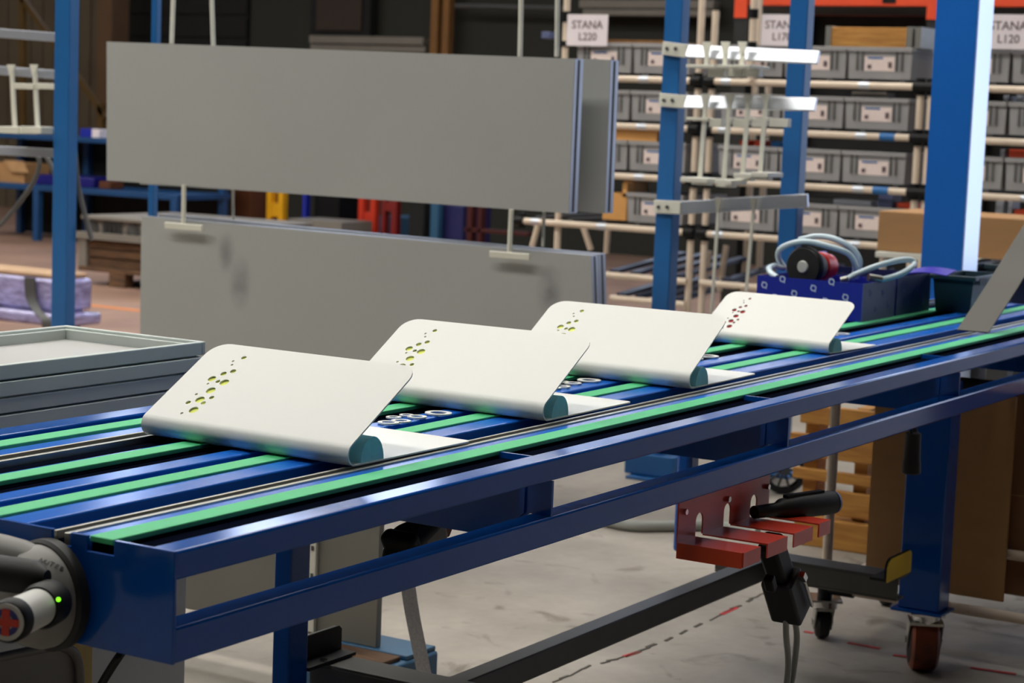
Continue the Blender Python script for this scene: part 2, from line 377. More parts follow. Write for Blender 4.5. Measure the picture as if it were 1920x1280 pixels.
def caster(parent, cx, cy, zt, r, wd, tread, ang=0.):
    mx = M.Translation((cx, cy, 0)) @ M.Rotation(ang, 4, 'Z'); f = mx.to_3x3(); off = .03
    c = part('caster', B().box(-.05, .05, -.045, .045, zt-.006, zt, mx).cyl((cx, cy, zt-.03), (cx, cy, zt-.006), .036), CHROME, parent)
    wc = mx @ V((off, 0, r))
    part('wheel', B().lathe([(-wd/2, r*.86), (-wd/2+.008, r), (wd/2-.008, r), (wd/2, r*.86)], wc, f @ V((0, 1, 0)), 36), tread, c)
    part('wheel_disc', B().lathe([(-wd/2-.004, r*.3), (-wd/2-.001, r*.78), (wd/2+.001, r*.78), (wd/2+.004, r*.3)], wc, f @ V((0, 1, 0)), 28), BLACKP, c)
    b = B()
    for s in (-1, 1):
        y = s*(wd/2+.006)
        b.slab([mx @ V((x, y-.002, z)) for x, z in ((-.03, zt-.03), (.045, zt-.03), (off+.022, r-.02), (off-.012, r-.02))], f @ V((0, .004, 0)))
    b.box(-.035, .05, -wd/2-.008, wd/2+.008, zt-.034, zt-.026, mx); part('fork', b, STEEL, c)
    part('axle', B().cyl(wc-f @ V((0, wd/2+.012, 0)), wc+f @ V((0, wd/2+.012, 0)), .009, seg=12), CHROME, c)
def tleg(x0, x1, y0, y1, zb, cast=True, tread=WHEELO, r=.07, ang=.2, wd=.062):
    part('leg', B().box(x0, x1, y0, y1, zb+.008, HT-.1), BLUE, T, .004)
    part('foot_plate', B().box(x0-.014, x1+.014, y0-.012, y1+.014, zb, zb+.008), BLUE, T, .002)
    if cast: caster(T, (x0+x1)/2, (y0+y1)/2-.01, zb, r, wd, tread, ang)
tleg(3.185, 3.267, .108, .222, .168, ang=.45, r=.08, wd=.074)
tleg(1.262, 1.325, .782, .825, .168)
pb = ony(1264, 930, .825).x
part('back_leg', B().box(pb, pb+.06, .78, .825, .262, HT-.1), BLUE, T, .012)
# lower carrying frame: two cross arms with lined lips, one long dark bar
zA = .305
for xa, tip in ((2.965, YELLOWT), (1.395, BLACKP)):
    a = part('cross_arm', B().box(xa, xa+.085, .145 if tip is YELLOWT else .12, (.66 if tip is YELLOWT else .83), zA-.006, zA).box(xa, xa+.006, .145, (.66 if tip is YELLOWT else .83), zA-.055, zA-.006).box(xa, xa+.05, .145, (.66 if tip is YELLOWT else .83), zA-.061, zA-.055), DGREY, T, .0015)
for xa, ya, sg, m in ((2.965, .150, 1, YELLOWT), (1.395, .826, -1, BLACKP)):
    pl = [V((xa+x, ya, zA+z)) for x, z in ((-.07, .0), (.095, .0), (.095, .05), (.085, .058), (-.045, .058), (-.062, .05), (-.07, .036))]
    l = part('lip', B().slab(pl, (0, -.004*sg, 0)), m if m is YELLOWT else STEEL, T)
    part('rubber_lining', B().slab([p+V((.001, .0005*sg, .0015)) for p in pl], (0, .006*sg, 0)).box(xa-.068, xa+.095, ya, ya+.045*sg, zA+.001, zA+.008), BLACKR, l)
part('bolt', B().cyl((1.39, .79, zA), (1.39, .79, zA+.012), .008, seg=8), CHROME, T)
p, q = onz(1000, 1207, zA), onz(1428, 1050, zA); yb = (p.y+q.y)/2
part('long_bar', B().box(1.40, 2.97, yb-.024, yb+.024, zA-.056, zA-.002), DGREY, T, .003)

# ================================================================ THE WHITE STANDS
SW, SD, SR, SA, SL = .43, .345, .019, math.radians(31), .206
def make_stand(label):
    t = thing('laptop_stand', label, 'stand', (0, 0, 0), 'white laptop stands on the conveyor belts')
    th = .0025; ca, sa = math.cos(SA), math.sin(SA)
    tp = V((SR-SR*sa, 0, SR+SR*ca))                          # start of the sloping plate (outer face)
    b = B(); arc = []
    for k in range(15):
        a = math.radians(270-(270-121)*k/14); arc.append(V((SR+(SR-th/2)*math.cos(a), SW/2, SR+(SR-th/2)*math.sin(a))))
    b.strip([V((SR+.004, SW/2, th/2))]+arc+[arc[-1]+V((ca, 0, sa))*.002], (0, SW, 0), th)
    # holes: pixel centres in the photograph mapped on the plate of the first stand
    holes = []; n = V((-sa, 0, ca))
    for hx, hy, hr in ((1258, 243, 40), (1097, 293, 20), (1080, 350, 20), (1097, 445, 45), (952, 482, 47), (780, 557, 62), (868, 597, 36), (966, 612, 70), (718, 632, 20), (762, 732, 70), (546, 790, 22), (775, 840, 38), (598, 870, 70), (424, 912, 38), (650, 920, 38), (505, 1025, 70), (327, 1075, 22)):
        px, py = 300+hx/8, 640+hy/8
        o = S1 @ tp; nn = S1.to_3x3() @ n; d = dirw(px, py); pt = S1.inverted() @ (CAM+d*((o-CAM).dot(nn)/d.dot(nn)))
        holes.append((pt.y, (pt-tp).dot(V((ca, 0, sa))), hr/8*3.15/FPX/.86))
    b.holed(rrect(0, SW, 0, SL, (0, 0, .034, .034)), [circ(u, v, r) for u, v, r in holes], tp, (0, 1, 0), (ca, 0, sa), -th if V((0, 1, 0)).cross(V((ca, 0, sa))).dot(n) < 0 else th)
    b.holed(rrect(SR, SD, 0, SW, (0, .012, .012, 0)), [], V((0, 0, th)), (1, 0, 0), (0, 1, 0), th)
    part('folded_sheet', b, WHITE, t, local=True)
    us = [h[0] for h in holes]; vs_ = [h[1] for h in holes]
    o = tp-n*.0034
    part('felt_insert', B().slab([o+V((0, 1, 0))*u+V((ca, 0, sa))*v for u, v in ((min(us)-.02, .006), (max(us)+.02, .006), (max(us)+.02, max(vs_)+.018), (min(us)-.02, max(vs_)+.018))], -n*.003), LIME, t, local=True)
    sec = [V((.066+.030*math.cos(math.radians(a)), .0015, th+.039*math.sin(math.radians(a)))) for a in range(0, 181, 12)]
    part('felt_roll', B().slab(sec, (0, SW-.003, 0)), TEAL, t, local=True)
    for px, py, r in ((822, 776, .025), (782, 783, .018), (762, 780, .013), (752, 791, .018), (728, 794, .019), (738, 784, .014)):
        p = S1.inverted() @ onz(px, py, HT)
        part('ring', B().holed(circ(p.x, p.y, r, 28), [circ(p.x, p.y, r*.6, 28)], V((0, 0, th)), (1, 0, 0), (0, 1, 0), th), WHITE, t, local=True)
    return t
S1 = M.Translation(V((.622, .190, HT+.0005))) @ M.Rotation(-.02, 4, 'Z')
st1 = make_stand('white laptop stand with lime dots beside the stack of grey trays')
st1.location = S1.translation; st1.rotation_euler = (0, 0, -.02)
dup(st1, (1.248, .210, HT+.0005), .0, 'white laptop stand with lime dots, second in the row from the grey tray stack')
dup(st1, (1.855, .217, HT+.0005), .015, 'white laptop stand with lime dots next to the stand with red dots')
dup(st1, (2.705, .263, HT+.0005), -.05, 'white laptop stand with red dots in front of the blue carton', scale=.84, swap={'felt_insert': REDF})

# ================================================================ ON THE TABLE
# printed blue carton with the polisher and its hose, a second carton, a dark teal crate
XB = 3.55
bc = thing('blue_carton', 'open blue printed carton holding a red and black polisher', 'box', (XB+.13, .68, HT), 'blue printed cartons')
zt = 1.0
b = B(); y0, y1, x1 = .515, .845, XB+.26
b.box(XB, XB+.003, y0, y1, HT, zt).box(x1-.003, x1, y0, y1, HT, zt).box(XB+.003, x1-.003, y1-.003, y1, HT, zt).box(XB+.003, x1-.003, y0+.003, y1-.003, HT, HT+.003)
part('carton_wall', b, LOGOBLUE, bc)
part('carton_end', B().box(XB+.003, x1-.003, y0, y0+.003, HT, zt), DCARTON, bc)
def emblem(b, c, ux, uy, r):                                # the printed ring mark with its tail
    c, ux, uy = V(c), V(ux), V(uy); n = ux.cross(uy).normalized()
    b.holed(circ(0, 0, r, 18), [circ(0, 0, r*.62, 18)], c, ux, uy, .0006)
    for a, l, w_ in ((125, 1.4, .2), (305, 1.6, .3)):
        d = ux*math.cos(math.radians(a))+uy*math.sin(math.radians(a)); s = n.cross(d)
        b.slab([c+d*r*.95-s*r*w_, c+d*r*l, c+d*r*.95+s*r*w_], -n*.0006)
for px, py in ((1433, 534), (1467, 523), (1489, 550), (1453, 557), (1525, 540), (1559, 528), (1585, 557), (1547, 564), (1608, 583), (1612, 548)):
    b = B(); p = onx(px, py, XB-.0008)
    if p.y < y0+.012: continue
    emblem(b, p, (0, -1, 0), (0, 0, 1), .0095); part('printed_emblem', b, LOGOW, bc)
for k, (xx, zz) in enumerate(((.06, .08), (.11, .03), (.16, .075), (.21, .035))):
    b = B(); emblem(b, (XB+xx, y0-.0008, HT+zz), (1, 0, 0), (0, 0, 1), .0095); part('printed_emblem', b, mat('dull_print', (70, 78, 128), .6) if k == 0 else MATS['dull_print'], bc)  # emblems on the end wall are duller than the front ones
bc2 = thing('blue_carton', 'dark blue carton with dull blue print behind the polisher carton', 'box', (XB+.42, .68, HT), 'blue printed cartons')
xa, xb = XB+.275, XB+.56
b = B().box(xa, xa+.003, y0, y1, HT, zt+.005).box(xb-.003, xb, y0, y1, HT, zt+.005).box(xa+.003, xb-.003, y1-.003, y1, HT, zt+.005).box(xa+.003, xb-.003, y0, y0+.003, HT, zt+.005).box(xa+.003, xb-.003, y0+.003, y1-.003, HT, HT+.003)
part('carton_wall', b, DCARTON, bc2)
part('flap', B().slab([(xa, y1, zt+.006), (xb, y1, zt+.006), (xb, y1+.02, zt+.05), (xa, y1+.02, zt+.05)], (0, .003, 0)), LOGOBLUE, bc2)
for xx, zz in ((.05, .08), (.10, .03), (.17, .075), (.23, .03)):
    b = B(); emblem(b, (xa+xx, y0-.0008, HT+zz), (1, 0, 0), (0, 0, 1), .0095); part('printed_emblem', b, MATS['dull_print'], bc2)
single('purple_film', B().strip(smooth([onx(1690, 517, xa+.1), onx(1710, 508, xa+.14), onx(1745, 506, xa+.16), onx(1784, 512, xa+.2)], 5), (.09, .0, .012), .003), PURPLE, 'crumpled purple film lying on top of the dark blue carton', 'film', onx(1740, 512, xa+.14))
cr = thing('crate', 'dark teal plastic crate with a grey tag beside the blue cartons', 'crate', (4.22, .455, HT))
q = [(4.10, .375), (4.38, .375), (4.38, .505), (4.10, .505)]
b = B(); bm_ = b.bm; lo = [bm_.verts.new((x+(.012 if x < 4.2 else -.012), y+(.01 if y < .45 else -.01), HT)) for x, y in q]; hi = [bm_.verts.new((x, y, HT+.112)) for x, y in q]
li = [bm_.verts.new((x+(.006 if x < 4.2 else -.006), y+(.006 if y < .45 else -.006), HT+.112)) for x, y in q]; lb = [bm_.verts.new((x+(.018 if x < 4.2 else -.018), y+(.016 if y < .45 else -.016), HT+.006)) for x, y in q]
for A, C in ((lo, hi), (hi, li), (li, lb)):
    for i in range(4): b._f([A[i], A[(i+1) % 4], C[(i+1) % 4], C[i]])
b._f(lo[::-1]); b._f(lb); part('crate_body', b, DTEAL, cr)
part('rim', B().box(4.092, 4.10, .367, .513, HT+.1, HT+.114).box(4.10, 4.388, .367, .375, HT+.1, HT+.114), DTEAL, cr, .002)
part('tag', B().box(4.13, 4.2, .3655, .3668, HT+.085, HT+.108), DIM, cr)
# polisher: black disc, grey head, red body
pc = onx(1505, 500, XB+.06); ax = (V((1, -.12, -.02))).normalized()
po = thing('polisher', 'red and grey polisher with a black round pad lying in the blue carton', 'power tool', (pc.x, pc.y, HT+.004))
R_ = .06
part('pad', B().lathe([(0, R_*.2), (0, R_*.9), (.008, R_), (.02, R_), (.026, R_*.85)], pc, ax, 40), BLACKR, po)
part('pad_hub', B().lathe([(-.004, .004), (-.004, .016), (.001, .019)], pc, ax, 24), MACHW, po)
part('head', B().lathe([(.022, R_*.78), (.05, R_*.8), (.07, R_*.7), (.085, R_*.62)], pc, ax, 32), MATS['dim_grey'], po)
part('motor_body', B().lathe([(.084, R_*.60), (.088, R_*.72), (.115, R_*.72), (.12, R_*.62), (.15, R_*.60), (.16, R_*.45)], pc, ax, 28), REDP, po)
hs = thing('hose', 'pale translucent hose coiled over the polisher in the blue carton', 'hose', (pc.x+.08, pc.y-.03, HT+.06))
def hp(l, x): return [onx(px, py, x+dx) for px, py, dx in l]
part('hose_coil', B().tube(smooth(hp([(1457, 520, .0), (1446, 512, .02), (1442, 503, .06), (1452, 499, .1), (1470, 502, .13), (1460, 485, .12), (1462, 468, .09), (1485, 456, .06), (1515, 453, .05), (1550, 461, .06), (1590, 475, .09), (1604, 500, .12), (1598, 522, .14)], XB+.02)), .0088), HOSE, hs)
part('hose_coil', B().tube(smooth(hp([(1500, 449, .14), (1530, 443, .12), (1562, 447, .11), (1596, 464, .12), (1612, 490, .14), (1606, 520, .16)], XB+.04)), .0088), HOSE, hs)
part('hose_coil', B().tube(smooth(hp([(1588, 523, .0), (1605, 514, .03), (1640, 500, .08), (1680, 489, .14), (1705, 487, .19), (1714, 493, .2), (1704, 505, .16), (1680, 517, .12), (1652, 524, .08)], XB+.06)), .0088), HOSE, hs)
part('coupling', B().cyl(hp([(1652, 524, .08)], XB+.06)[0], hp([(1628, 520, .05)], XB+.06)[0], .0115, seg=14), STEEL, hs)
part('coupling', B().cyl(hp([(1588, 523, .0)], XB+.06)[0], hp([(1576, 526, -.01)], XB+.06)[0], .010, seg=14), STEEL, hs)
# bare steel strap leaning over the table
A0, A1 = onz(1806, 618, HT+.002), onz(1858, 622, HT+.002)
single('steel_strap', B().strip([onz(1824, 621, HT+.004), onz(1824, 621, HT+.004)+V((.14, -.03, .12)), onz(1824, 621, HT+.004)+V((.28, -.06, .25)), onz(1824, 621, HT+.004)+V((.5, -.11, .45))], (.0, -.09, 0), .004), mat('dull_steel', (66, 64, 60), .45, metal=.5, var=.06, scale=8), 'wide dull steel strap rising from the conveyor table between two belts', 'metal strap', A0)

# ================================================================ HUNG UNDER THE TABLE
# red tool holder
YP = .046
hl = ony(1273, 958, YP); hr_ = ony(1443, 915, YP)
X0, X1 = hl.x, hr_.x; zt_, zb_ = HT-.148, HT-.225
zb_ = ony(1360, 985, YP).z
H = thing('tool_holder', 'red sheet steel tool holder with forked prongs under the blue table rail', 'tool holder', ((X0+X1)/2, YP, zb_))
xs = [X0+(X1-X0)*k for k in (.22, .52, .82)]; HW = .016
b = B()
out = [(X0, 0)]
for x in xs:
    out += [(x-HW, 0), (x-HW, .028)]+[(x+HW*math.cos(math.radians(a)), .028+HW*math.sin(math.radians(a))) for a in range(165, 14, -15)]+[(x+HW, .028), (x+HW, 0)]
out += [(X1, 0), (X1, zt_-zb_+.03), (X0, zt_-zb_+.03)]
b.holed(out, [], V((0, YP, zb_)), (1, 0, 0), (0, 0, 1), .003)
part('back_plate', b, RED, H)
PL = .135
pr = [(X0, xs[0]-HW), (xs[0]+HW, xs[1]-HW), (xs[1]+HW, xs[2]-HW), (xs[2]+HW, X1)]
for k, (a, c) in enumerate(pr):
    p_ = part('prong', B().box(a, c, YP-PL, YP, zb_-.003, zb_), RED, H)
    part('prong_lip', B().box(a, c, YP-PL-.003, YP-PL, zb_-.028, zb_), RED, p_)
part('side_flange', B().box(X0-.003, X0, YP-PL, YP, zb_-.03, zb_), MATS['orange_paint'], H)
for px, py in ((1283, 959), (1364, 935), (1438, 912)):
    p = ony(px, py, YP-.001); part('bolt', B().cyl(p, p+V((0, -.006, 0)), .0058, seg=8), CHROME, H)
# pistol tool hanging down through the prongs
g0, g1 = onx(1437, 1000, X0+.09), onx(1478, 1090, X0+.10)
gx = ony(1437, 1005, YP-.09); gt_ = thing('pistol_grip_tool', 'black pistol grip power tool hanging down through the red tool holder', 'power tool', ony(1480, 1145, YP-.09))
gA, gB, gC = ony(1443, 1012, YP-.09), ony(1468, 1090, YP-.09), ony(1484, 1150, YP-.09)
part('grip', B().bar(gA, gB, .05, .042, up=(0, 1, 0)), BLACKP, gt_, .008)
part('battery', B().bar(ony(1463, 1078, YP-.09), gC, .062, .066, up=(0, 1, 0)), BLACKR, gt_, .006)
part('battery_lug', B().bar(ony(1441, 1082, YP-.10), ony(1447, 1104, YP-.10), .018, .02, up=(0, 1, 0)), BLACKP, gt_, .003)
part('metal_clip', B().tube([ony(1505, 1080, YP-.13), ony(1512, 1100, YP-.13), ony(1523, 1136, YP-.13)], .0035, 8).bar(ony(1503, 1076, YP-.13), ony(1508, 1086, YP-.13), .012, .012), CHROME, gt_)
part('cable', B().tube(smooth([ony(1474, 1148, YP-.09), ony(1474, 1190, YP-.09), ony(1478, 1240, YP-.09), ony(1474, 1290, YP-.09), ony(1466, 1340, YP-.08)]), .0065), GHOSE, gt_)
part('cable', B().tube(smooth([ony(1487, 1146, YP-.08), ony(1494, 1190, YP-.08), ony(1490, 1240, YP-.08), ony(1482, 1290, YP-.08), ony(1470, 1340, YP-.07)]), .0065), GHOSE, gt_)
# black straight tool lying on the prongs
ft = thing('straight_tool', 'black straight hand tool lying across the prongs of the red tool holder', 'power tool', V((xs[2], YP-.06, zb_+.002)))
dA, dB = ony(1414, 960, YP-.02), ony(1562, 941, YP-.1)
ax_ = (dB-dA).normalized(); LN = (dB-dA).length
part('tool_body', B().lathe([(0, .013), (LN*.28, .014), (LN*.34, .021), (LN*.55, .024), (LN*.95, .025), (LN, .023)], dA, ax_, 24), BLACKR, ft)
part('end_cap', B().lathe([(LN-.002, .0245), (LN+.004, .023), (LN+.007, .012)], dA, ax_, 24), MATS['slate_blue'], ft)
part('trigger_lever', B().bar(dA.lerp(dB, .38)+V((0, 0, .024)), dA.lerp(dB, .85)+V((0, 0, .026)), .014, .006), BLACKP, ft)
# black tool clamped below the table near the first gusset
y_ = .33
lt = thing('grinder', 'black and grey tool clipped under the table near the grey panel', 'power tool', ony(780, 1030, y_))
part('grip', B().bar(ony(820, 985, y_), ony(775, 1030, y_), .05, .05), DGREY, lt, .012)
part('head', B().tube(smooth([ony(808, 990, y_+.02), ony(775, 992, y_+.02), ony(750, 1005, y_+.02), ony(736, 1035, y_+.02), ony(734, 1060, y_+.02)]), .017), BLACKR, lt)
part('collar', B().bar(ony(765, 1018, y_), ony(748, 1040, y_), .07, .07), BLACKP, lt, .01)
part('trigger', B().bar(ony(826, 985, y_), ony(838, 998, y_), .02, .02), MATS['dull_brown'], lt, .004)
single('strap', B().strip(smooth([ony(764, 1090, .84), ony(773, 1150, .84), ony(787, 1220, .84), ony(801, 1290, .84), ony(812, 1330, .84)], 4), (.014, -.03, 0), .002), mat('grey_webbing', (206, 206, 212), .7, var=.15, scale=200), 'narrow grey webbing strap hanging down below the blue table', 'strap', ony(801, 1290, .84))
# black plug hanging at the blue leg
p0 = ony(1711, 815, .06)
pg = thing('hanging_plug', 'black cable connector hanging beside the blue table leg', 'plug', p0-V((0, 0, .13)))
def pz_(y): return ony(1708, y, .06)
part('plug_body', B().lathe([(0, .02), (.004, .0235), (.03, .0225), (.035, .021), (.1, .019), (.105, .01), (.14, .007)], pz_(888), V((0, 0, 1)), 20), BLACKR, pg)
part('cable', B().tube([pz_(812), pz_(790), pz_(760)], .005), BLACKP, pg)

# ================================================================ DRIVE UNIT AT THE NEAR END
c0 = onx(100, 1112, -.002)
dm = thing('drive_unit', 'grey and black motor drive with a silver handle on the table end plate', 'motor', c0-V((0, 0, .07)))
AXM = V((-1, .12, -.02)).normalized(); BELL = [(.018, .067), (.03, .067), (.05, .059), (.062, .047), (.07, .032)]
part('flange', B().lathe([(0, .073), (.014, .073), (.018, .069)], c0, AXM, 48), BLACKR, dm)
part('bell_housing', B().lathe(BELL, c0, AXM, 48), MACH, dm)
c1 = onx(15, 1050, -.05); 
part('gear_cover', B().lathe([(0, .022), (.02, .026), (.05, .027), (.16, .024)], onx(66, 1056, -.03), V((-.2, 1, .1)), 30), MACH, dm)
part('shadow_gap', B().lathe([(0, .012), (.015, .022), (.16, .024)], onx(88, 1086, -.075), V((-.3, 1, .03)), 26), BLACKR, dm)  # shaded gap below the gear cover, built as a black cylinder
e1 = onx(12, 1166, -.20); e0 = onx(84, 1133, -.10); axh = (e1-e0).normalized(); Lh = (e1-e0).length
part('collar', B().lathe([(-.04, .018), (-.018, .028), (.01, .029), (.02, .026)], e0, axh, 32), BLACKP, dm)
hd = part('handle', B().lathe([(.018, .0235), (Lh-.02, .0245), (Lh-.018, .024)], e0, axh, 36), MACHW, dm)
part('handle_band', B().lathe([(Lh-.02, .0262), (Lh-.004, .0262), (Lh, .0235)], e0, axh, 36), BLACKP, dm)
cap = part('end_cap', B().lathe([(Lh-.002, .0225), (Lh+.0012, .0222)], e0, axh, 36), MACHW, dm)
ux = V((0, 0, 1)).cross(axh).normalized(); uy = axh.cross(ux); ce = e0+axh*(Lh+.0016)
part('emblem_ring', B().holed(circ(0, 0, .0165, 30), [circ(0, 0, .0095, 30)], ce, ux, uy, .0004), mat('emblem_blue', (52, 58, 132), .5), cap)
part('emblem_bar', B().slab([ce+ux*x+uy*y+axh*.0006 for x, y in ((-.005, -.016), (.005, -.016), (.005, .016), (-.005, .016))], -axh*.0004), mat('emblem_red', (206, 62, 44), .5), cap)
part('emblem_bar', B().slab([ce+ux*x+uy*y+axh*.0009 for x, y in ((-.017, -.0045), (.017, -.0045), (.017, .0045), (-.017, .0045))], -axh*.0004), MATS['emblem_red'], cap)
lp = onx(109.5, 1123.5, -.098); part('indicator_light', B().lathe([(0, .0028), (.003, .0026)], lp-dirw(109.5, 1123.5)*.012, -dirw(109.5, 1123.5), 12), LED, dm)
# type plate and the hand-written mark follow the bell
def onbell(px, py, off=.0015):
    d = dirw(px, py).normalized(); t0 = (CAM-c0).length; best = None
    for k in range(400):
        t = t0-.16+k*.0006; p = CAM+d*t; h = (p-c0).dot(AXM); r = ((p-c0)-AXM*h).length
        if .02 < h < .1:
            pr_ = BELL
            for (h0, r0), (h1, r1) in zip(pr_, pr_[1:]):
                if h0 <= h <= h1:
                    if r <= r0+(r1-r0)*(h-h0)/(h1-h0): return p-d*off
    return None
pp = [onbell(*q, .005) for q in ((122, 1112), (140, 1101), (144, 1122), (142, 1148), (124, 1150))]
pp = [q for q in pp if q is not None]
if len(pp) > 3: part('type_plate', B().slab(pp, (pp[0]-c0).normalized()*.0005), MACHW, dm)
if len(pp) > 3:
    o_ = sum(pp, V())/len(pp)
    for k in range(4):
        a_, c_ = onbell(125+k*5, 1118-k*2, .0075), onbell(126+k*5, 1144-k*1, .0075)
        if a_ and c_: part('plate_print', B().bar(a_, c_, .003 if k else .005, .0004, up=(a_-CAM).normalized()), INK if k else MATS['emblem_blue'], dm)
MARK = mat('marker_ink', (34, 30, 34), .6)
chs = 'NUTEBVA2'
for k, ch in enumerate(chs):
    t_ = k/(len(chs)-1); px, py = 78+t_*66, 1051+t_*34-4*math.sin(t_*3.1)
    a_, q1, q2 = onbell(px, py, .0016), onbell(px+3, py+1.6, .0016), onbell(px+1.6, py-3, .0016)
    if a_ and q1 and q2:
        u_ = (q1-a_).normalized(); v_ = (q2-a_); v_ = (v_-u_*v_.dot(u_)).normalized(); part('hand_written_mark', B().text(ch, a_, u_, v_, .0095, .0004, .01), MARK, dm)

# ================================================================ UNDER AND BESIDE THE TABLE
# grey sheet-steel panel standing on a blue wooden block
XQ = 2.12
y0, y1, z0, z1 = RX(500, 970, 709, 1236, XQ)
wbk = thing('timber_block', 'blue painted timber block on the floor below the grey panel', 'timber', (XQ+.03, y0-.02, 0))
zbk = onx(740, 1222, XQ).z
part('block', B().box(XQ-.16, XQ+.12, onx(772, 1240, XQ).y, y1-.2, 0, zbk-.012), TEALP, wbk, .008)
part('worn_plank', B().box(XQ-.155, XQ-.02, onx(760, 1240, XQ).y, y1-.2, zbk-.012, zbk), WOODO, wbk, .003)
part('worn_plank', B().box(XQ-.012, XQ+.115, onx(768, 1240, XQ).y, y1-.2, zbk-.012, zbk), TEALP, wbk, .003)
gp = thing('steel_partition', 'tall grey sheet steel panel standing on the blue timber block', 'panel', (XQ+.02, (y0+y1)/2, zbk))
part('sheet', B().box(XQ, XQ+.02, y0, y1+.5, zbk, .74), mat('dull_grey_sheet', (122, 120, 112), .55, var=.05), gp, .002)
part('edge_trim', B().box(XQ-.012, XQ-.001, onx(596, 1100, XQ).y, onx(582, 1100, XQ).y, zbk+.01, .73), CREAMW, gp, .002)
for k in range(7): part('trim_slot', B().box(XQ-.0135, XQ-.012, onx(592, 1100, XQ).y, onx(587, 1100, XQ).y, .2+k*.07, .212+k*.07), DIM, gp)
for pz2 in (.69, .6): part('screw', B().cyl((XQ-.003, y0+.02, pz2), (XQ, y0+.02, pz2), .005, seg=10), CHROME, gp)
# stack of shallow grey trays on a cabinet
zt0, tn, tp_ = .952, 7, .0315
c = onz(386, 640, zt0); f = onz(105, 611, zt0)
x1, y0, y1 = c.x, c.y, f.y; x0 = x1-1.45
cab = thing('cabinet', 'grey steel cabinet carrying the stack of shallow trays', 'cabinet', ((x0+x1)/2, (y0+y1)/2, 0))
zc = zt0-tn*tp_
part('cabinet_body', B().box(x0+.01, x1-.03, y0+.012, y1-.01, .0, zc), PANEL, cab, .003)
part('cabinet_door', B().box(x0+.02, (x0+x1)/2-.015, y0+.004, y0+.012, .05, zc-.03), TRAYIN, cab, .002)
part('cabinet_door', B().box((x0+x1)/2-.009, x1-.04, y0+.004, y0+.012, .05, zc-.03), TRAYIN, cab, .002)
t0 = thing('tray', 'topmost shallow grey steel tray, open, with a raised rim', 'tray', ((x0+x1)/2, (y0+y1)/2, zt0-tp_), 'stacked shallow trays')
lx, ly = (x1-x0)/2, (y1-y0)/2
b = B()
for sx, sy in ((1, 0), (-1, 0), (0, 1), (0, -1)):
    if sx: b.box(sx*lx, sx*(lx-.012), -ly, ly, .004, tp_).box(sx*(lx-.012), sx*(lx-.02), -ly+.012, ly-.012, .0, tp_-.006)
    else: b.box(-lx+.012, lx-.012, sy*ly, sy*(ly-.012), .004, tp_).box(-lx+.02, lx-.02, sy*(ly-.012), sy*(ly-.02), .0, tp_-.006)
part('rim', b, TRAY, t0, .002, local=True)
part('tray_floor', B().box(-lx+.02, lx-.02, -ly+.02, ly-.02, .0005, .004), TRAYIN, t0, local=True)
part('corner_clip', B().box(-lx+.46, -lx+.464, -ly-.0015, -ly, .006, tp_-.004), DIM, t0, local=True)
part('rivet', B().cyl((-lx+.48, -ly-.003, .01), (-lx+.48, -ly, .01), .004, seg=8), CHROME, t0, local=True)
for k in range(1, tn):
    dup(t0, (t0.location.x+random.uniform(-.004, .002), t0.location.y+random.uniform(-.001, .004), zt0-tp_*(k+1)), 0, 'shallow grey steel tray, %s from the top of the stack' % ('second', 'third', 'fourth', 'fifth', 'sixth', 'seventh')[k-1])
# chair shell, wooden board and cable at the near end
ch = thing('chair_back', 'grey plastic chair back with a rounded rim below the drive unit', 'chair', ony(60, 1330, .55))
def cb(off, y): return [ony(px, py, y)+V((0, 0, off)) for px, py in ((-80, 1255), (0, 1232), (100, 1212), (130, 1216), (146, 1238), (150, 1290), (150, 1400), (-80, 1400))]
part('shell', B().slab(cb(0, .55), (0, .012, 0)), SHELL, ch, .004)
part('rim', B().tube(smooth(cb(0, .545)[:7], 6), .0075), SHELL, ch)
x_ = ony(143, 1240, .62); x2 = ony(174, 1240, .62)
single('wooden_board', B().box(x_.x, x2.x, .62, .64, 0.0, HT-.16), mat('pale_board', (206, 180, 112), .6, var=.06, stretch=(6, 6, 1)), 'pale wooden board standing upright below the end of the table', 'board', (x_.x, .62, 0), bevel=.002)
single('black_cable', B().tube(smooth([ony(232, 1218, .4), ony(220, 1235, .4), ony(205, 1258, .42), ony(186, 1290, .45), ony(160, 1340, .5)]), .0065), BLACKR, 'black cable hanging down below the blue end plate', 'cable', ony(186, 1290, .45))
# low pipe trolley with cardboard under the far end of the table
cw = onz(1542, 1200, 0); XT = cw.x
tr = thing('pipe_trolley', 'cream pipe trolley on black casters holding cardboard under the table', 'trolley', (XT+.3, .1, 0))
zr = .155
def pipe(name, a, c, parent, r=.0145, m=CREAM): return part(name, B().cyl(a, c, r, seg=14), m, parent)
yR = -.32
pipe('base_pipe', (XT, cw.y-.02, zr), (XT, yR, zr), tr); pipe('base_pipe', (XT+.5, cw.y-.02, zr), (XT+.5, yR, zr), tr); pipe('base_pipe', (XT, cw.y, zr), (XT+.5, cw.y, zr), tr); pipe('base_pipe', (XT, yR, zr), (XT+.5, yR, zr), tr)
pipe('upright_pipe', (XT, cw.y, zr), (XT, cw.y, .74), tr); pipe('upright_pipe', (XT+.5, cw.y, zr), (XT+.5, cw.y, .74), tr); pipe('guard_pipe', (XT+.16, .08, .29), (XT+.16, yR, .29), tr)
part('joint', B().cyl((XT, cw.y, zr-.03), (XT, cw.y, zr+.035), .021, seg=14).cyl((XT, cw.y-.01, zr), (XT, cw.y-.085, zr), .02, seg=14), BLACKP, tr)
for xx, yy in ((XT, cw.y), (XT+.5, cw.y), (XT, yR), (XT+.5, yR)): caster(tr, xx, yy, zr-.03, .046, .036, BLACKR, .5)
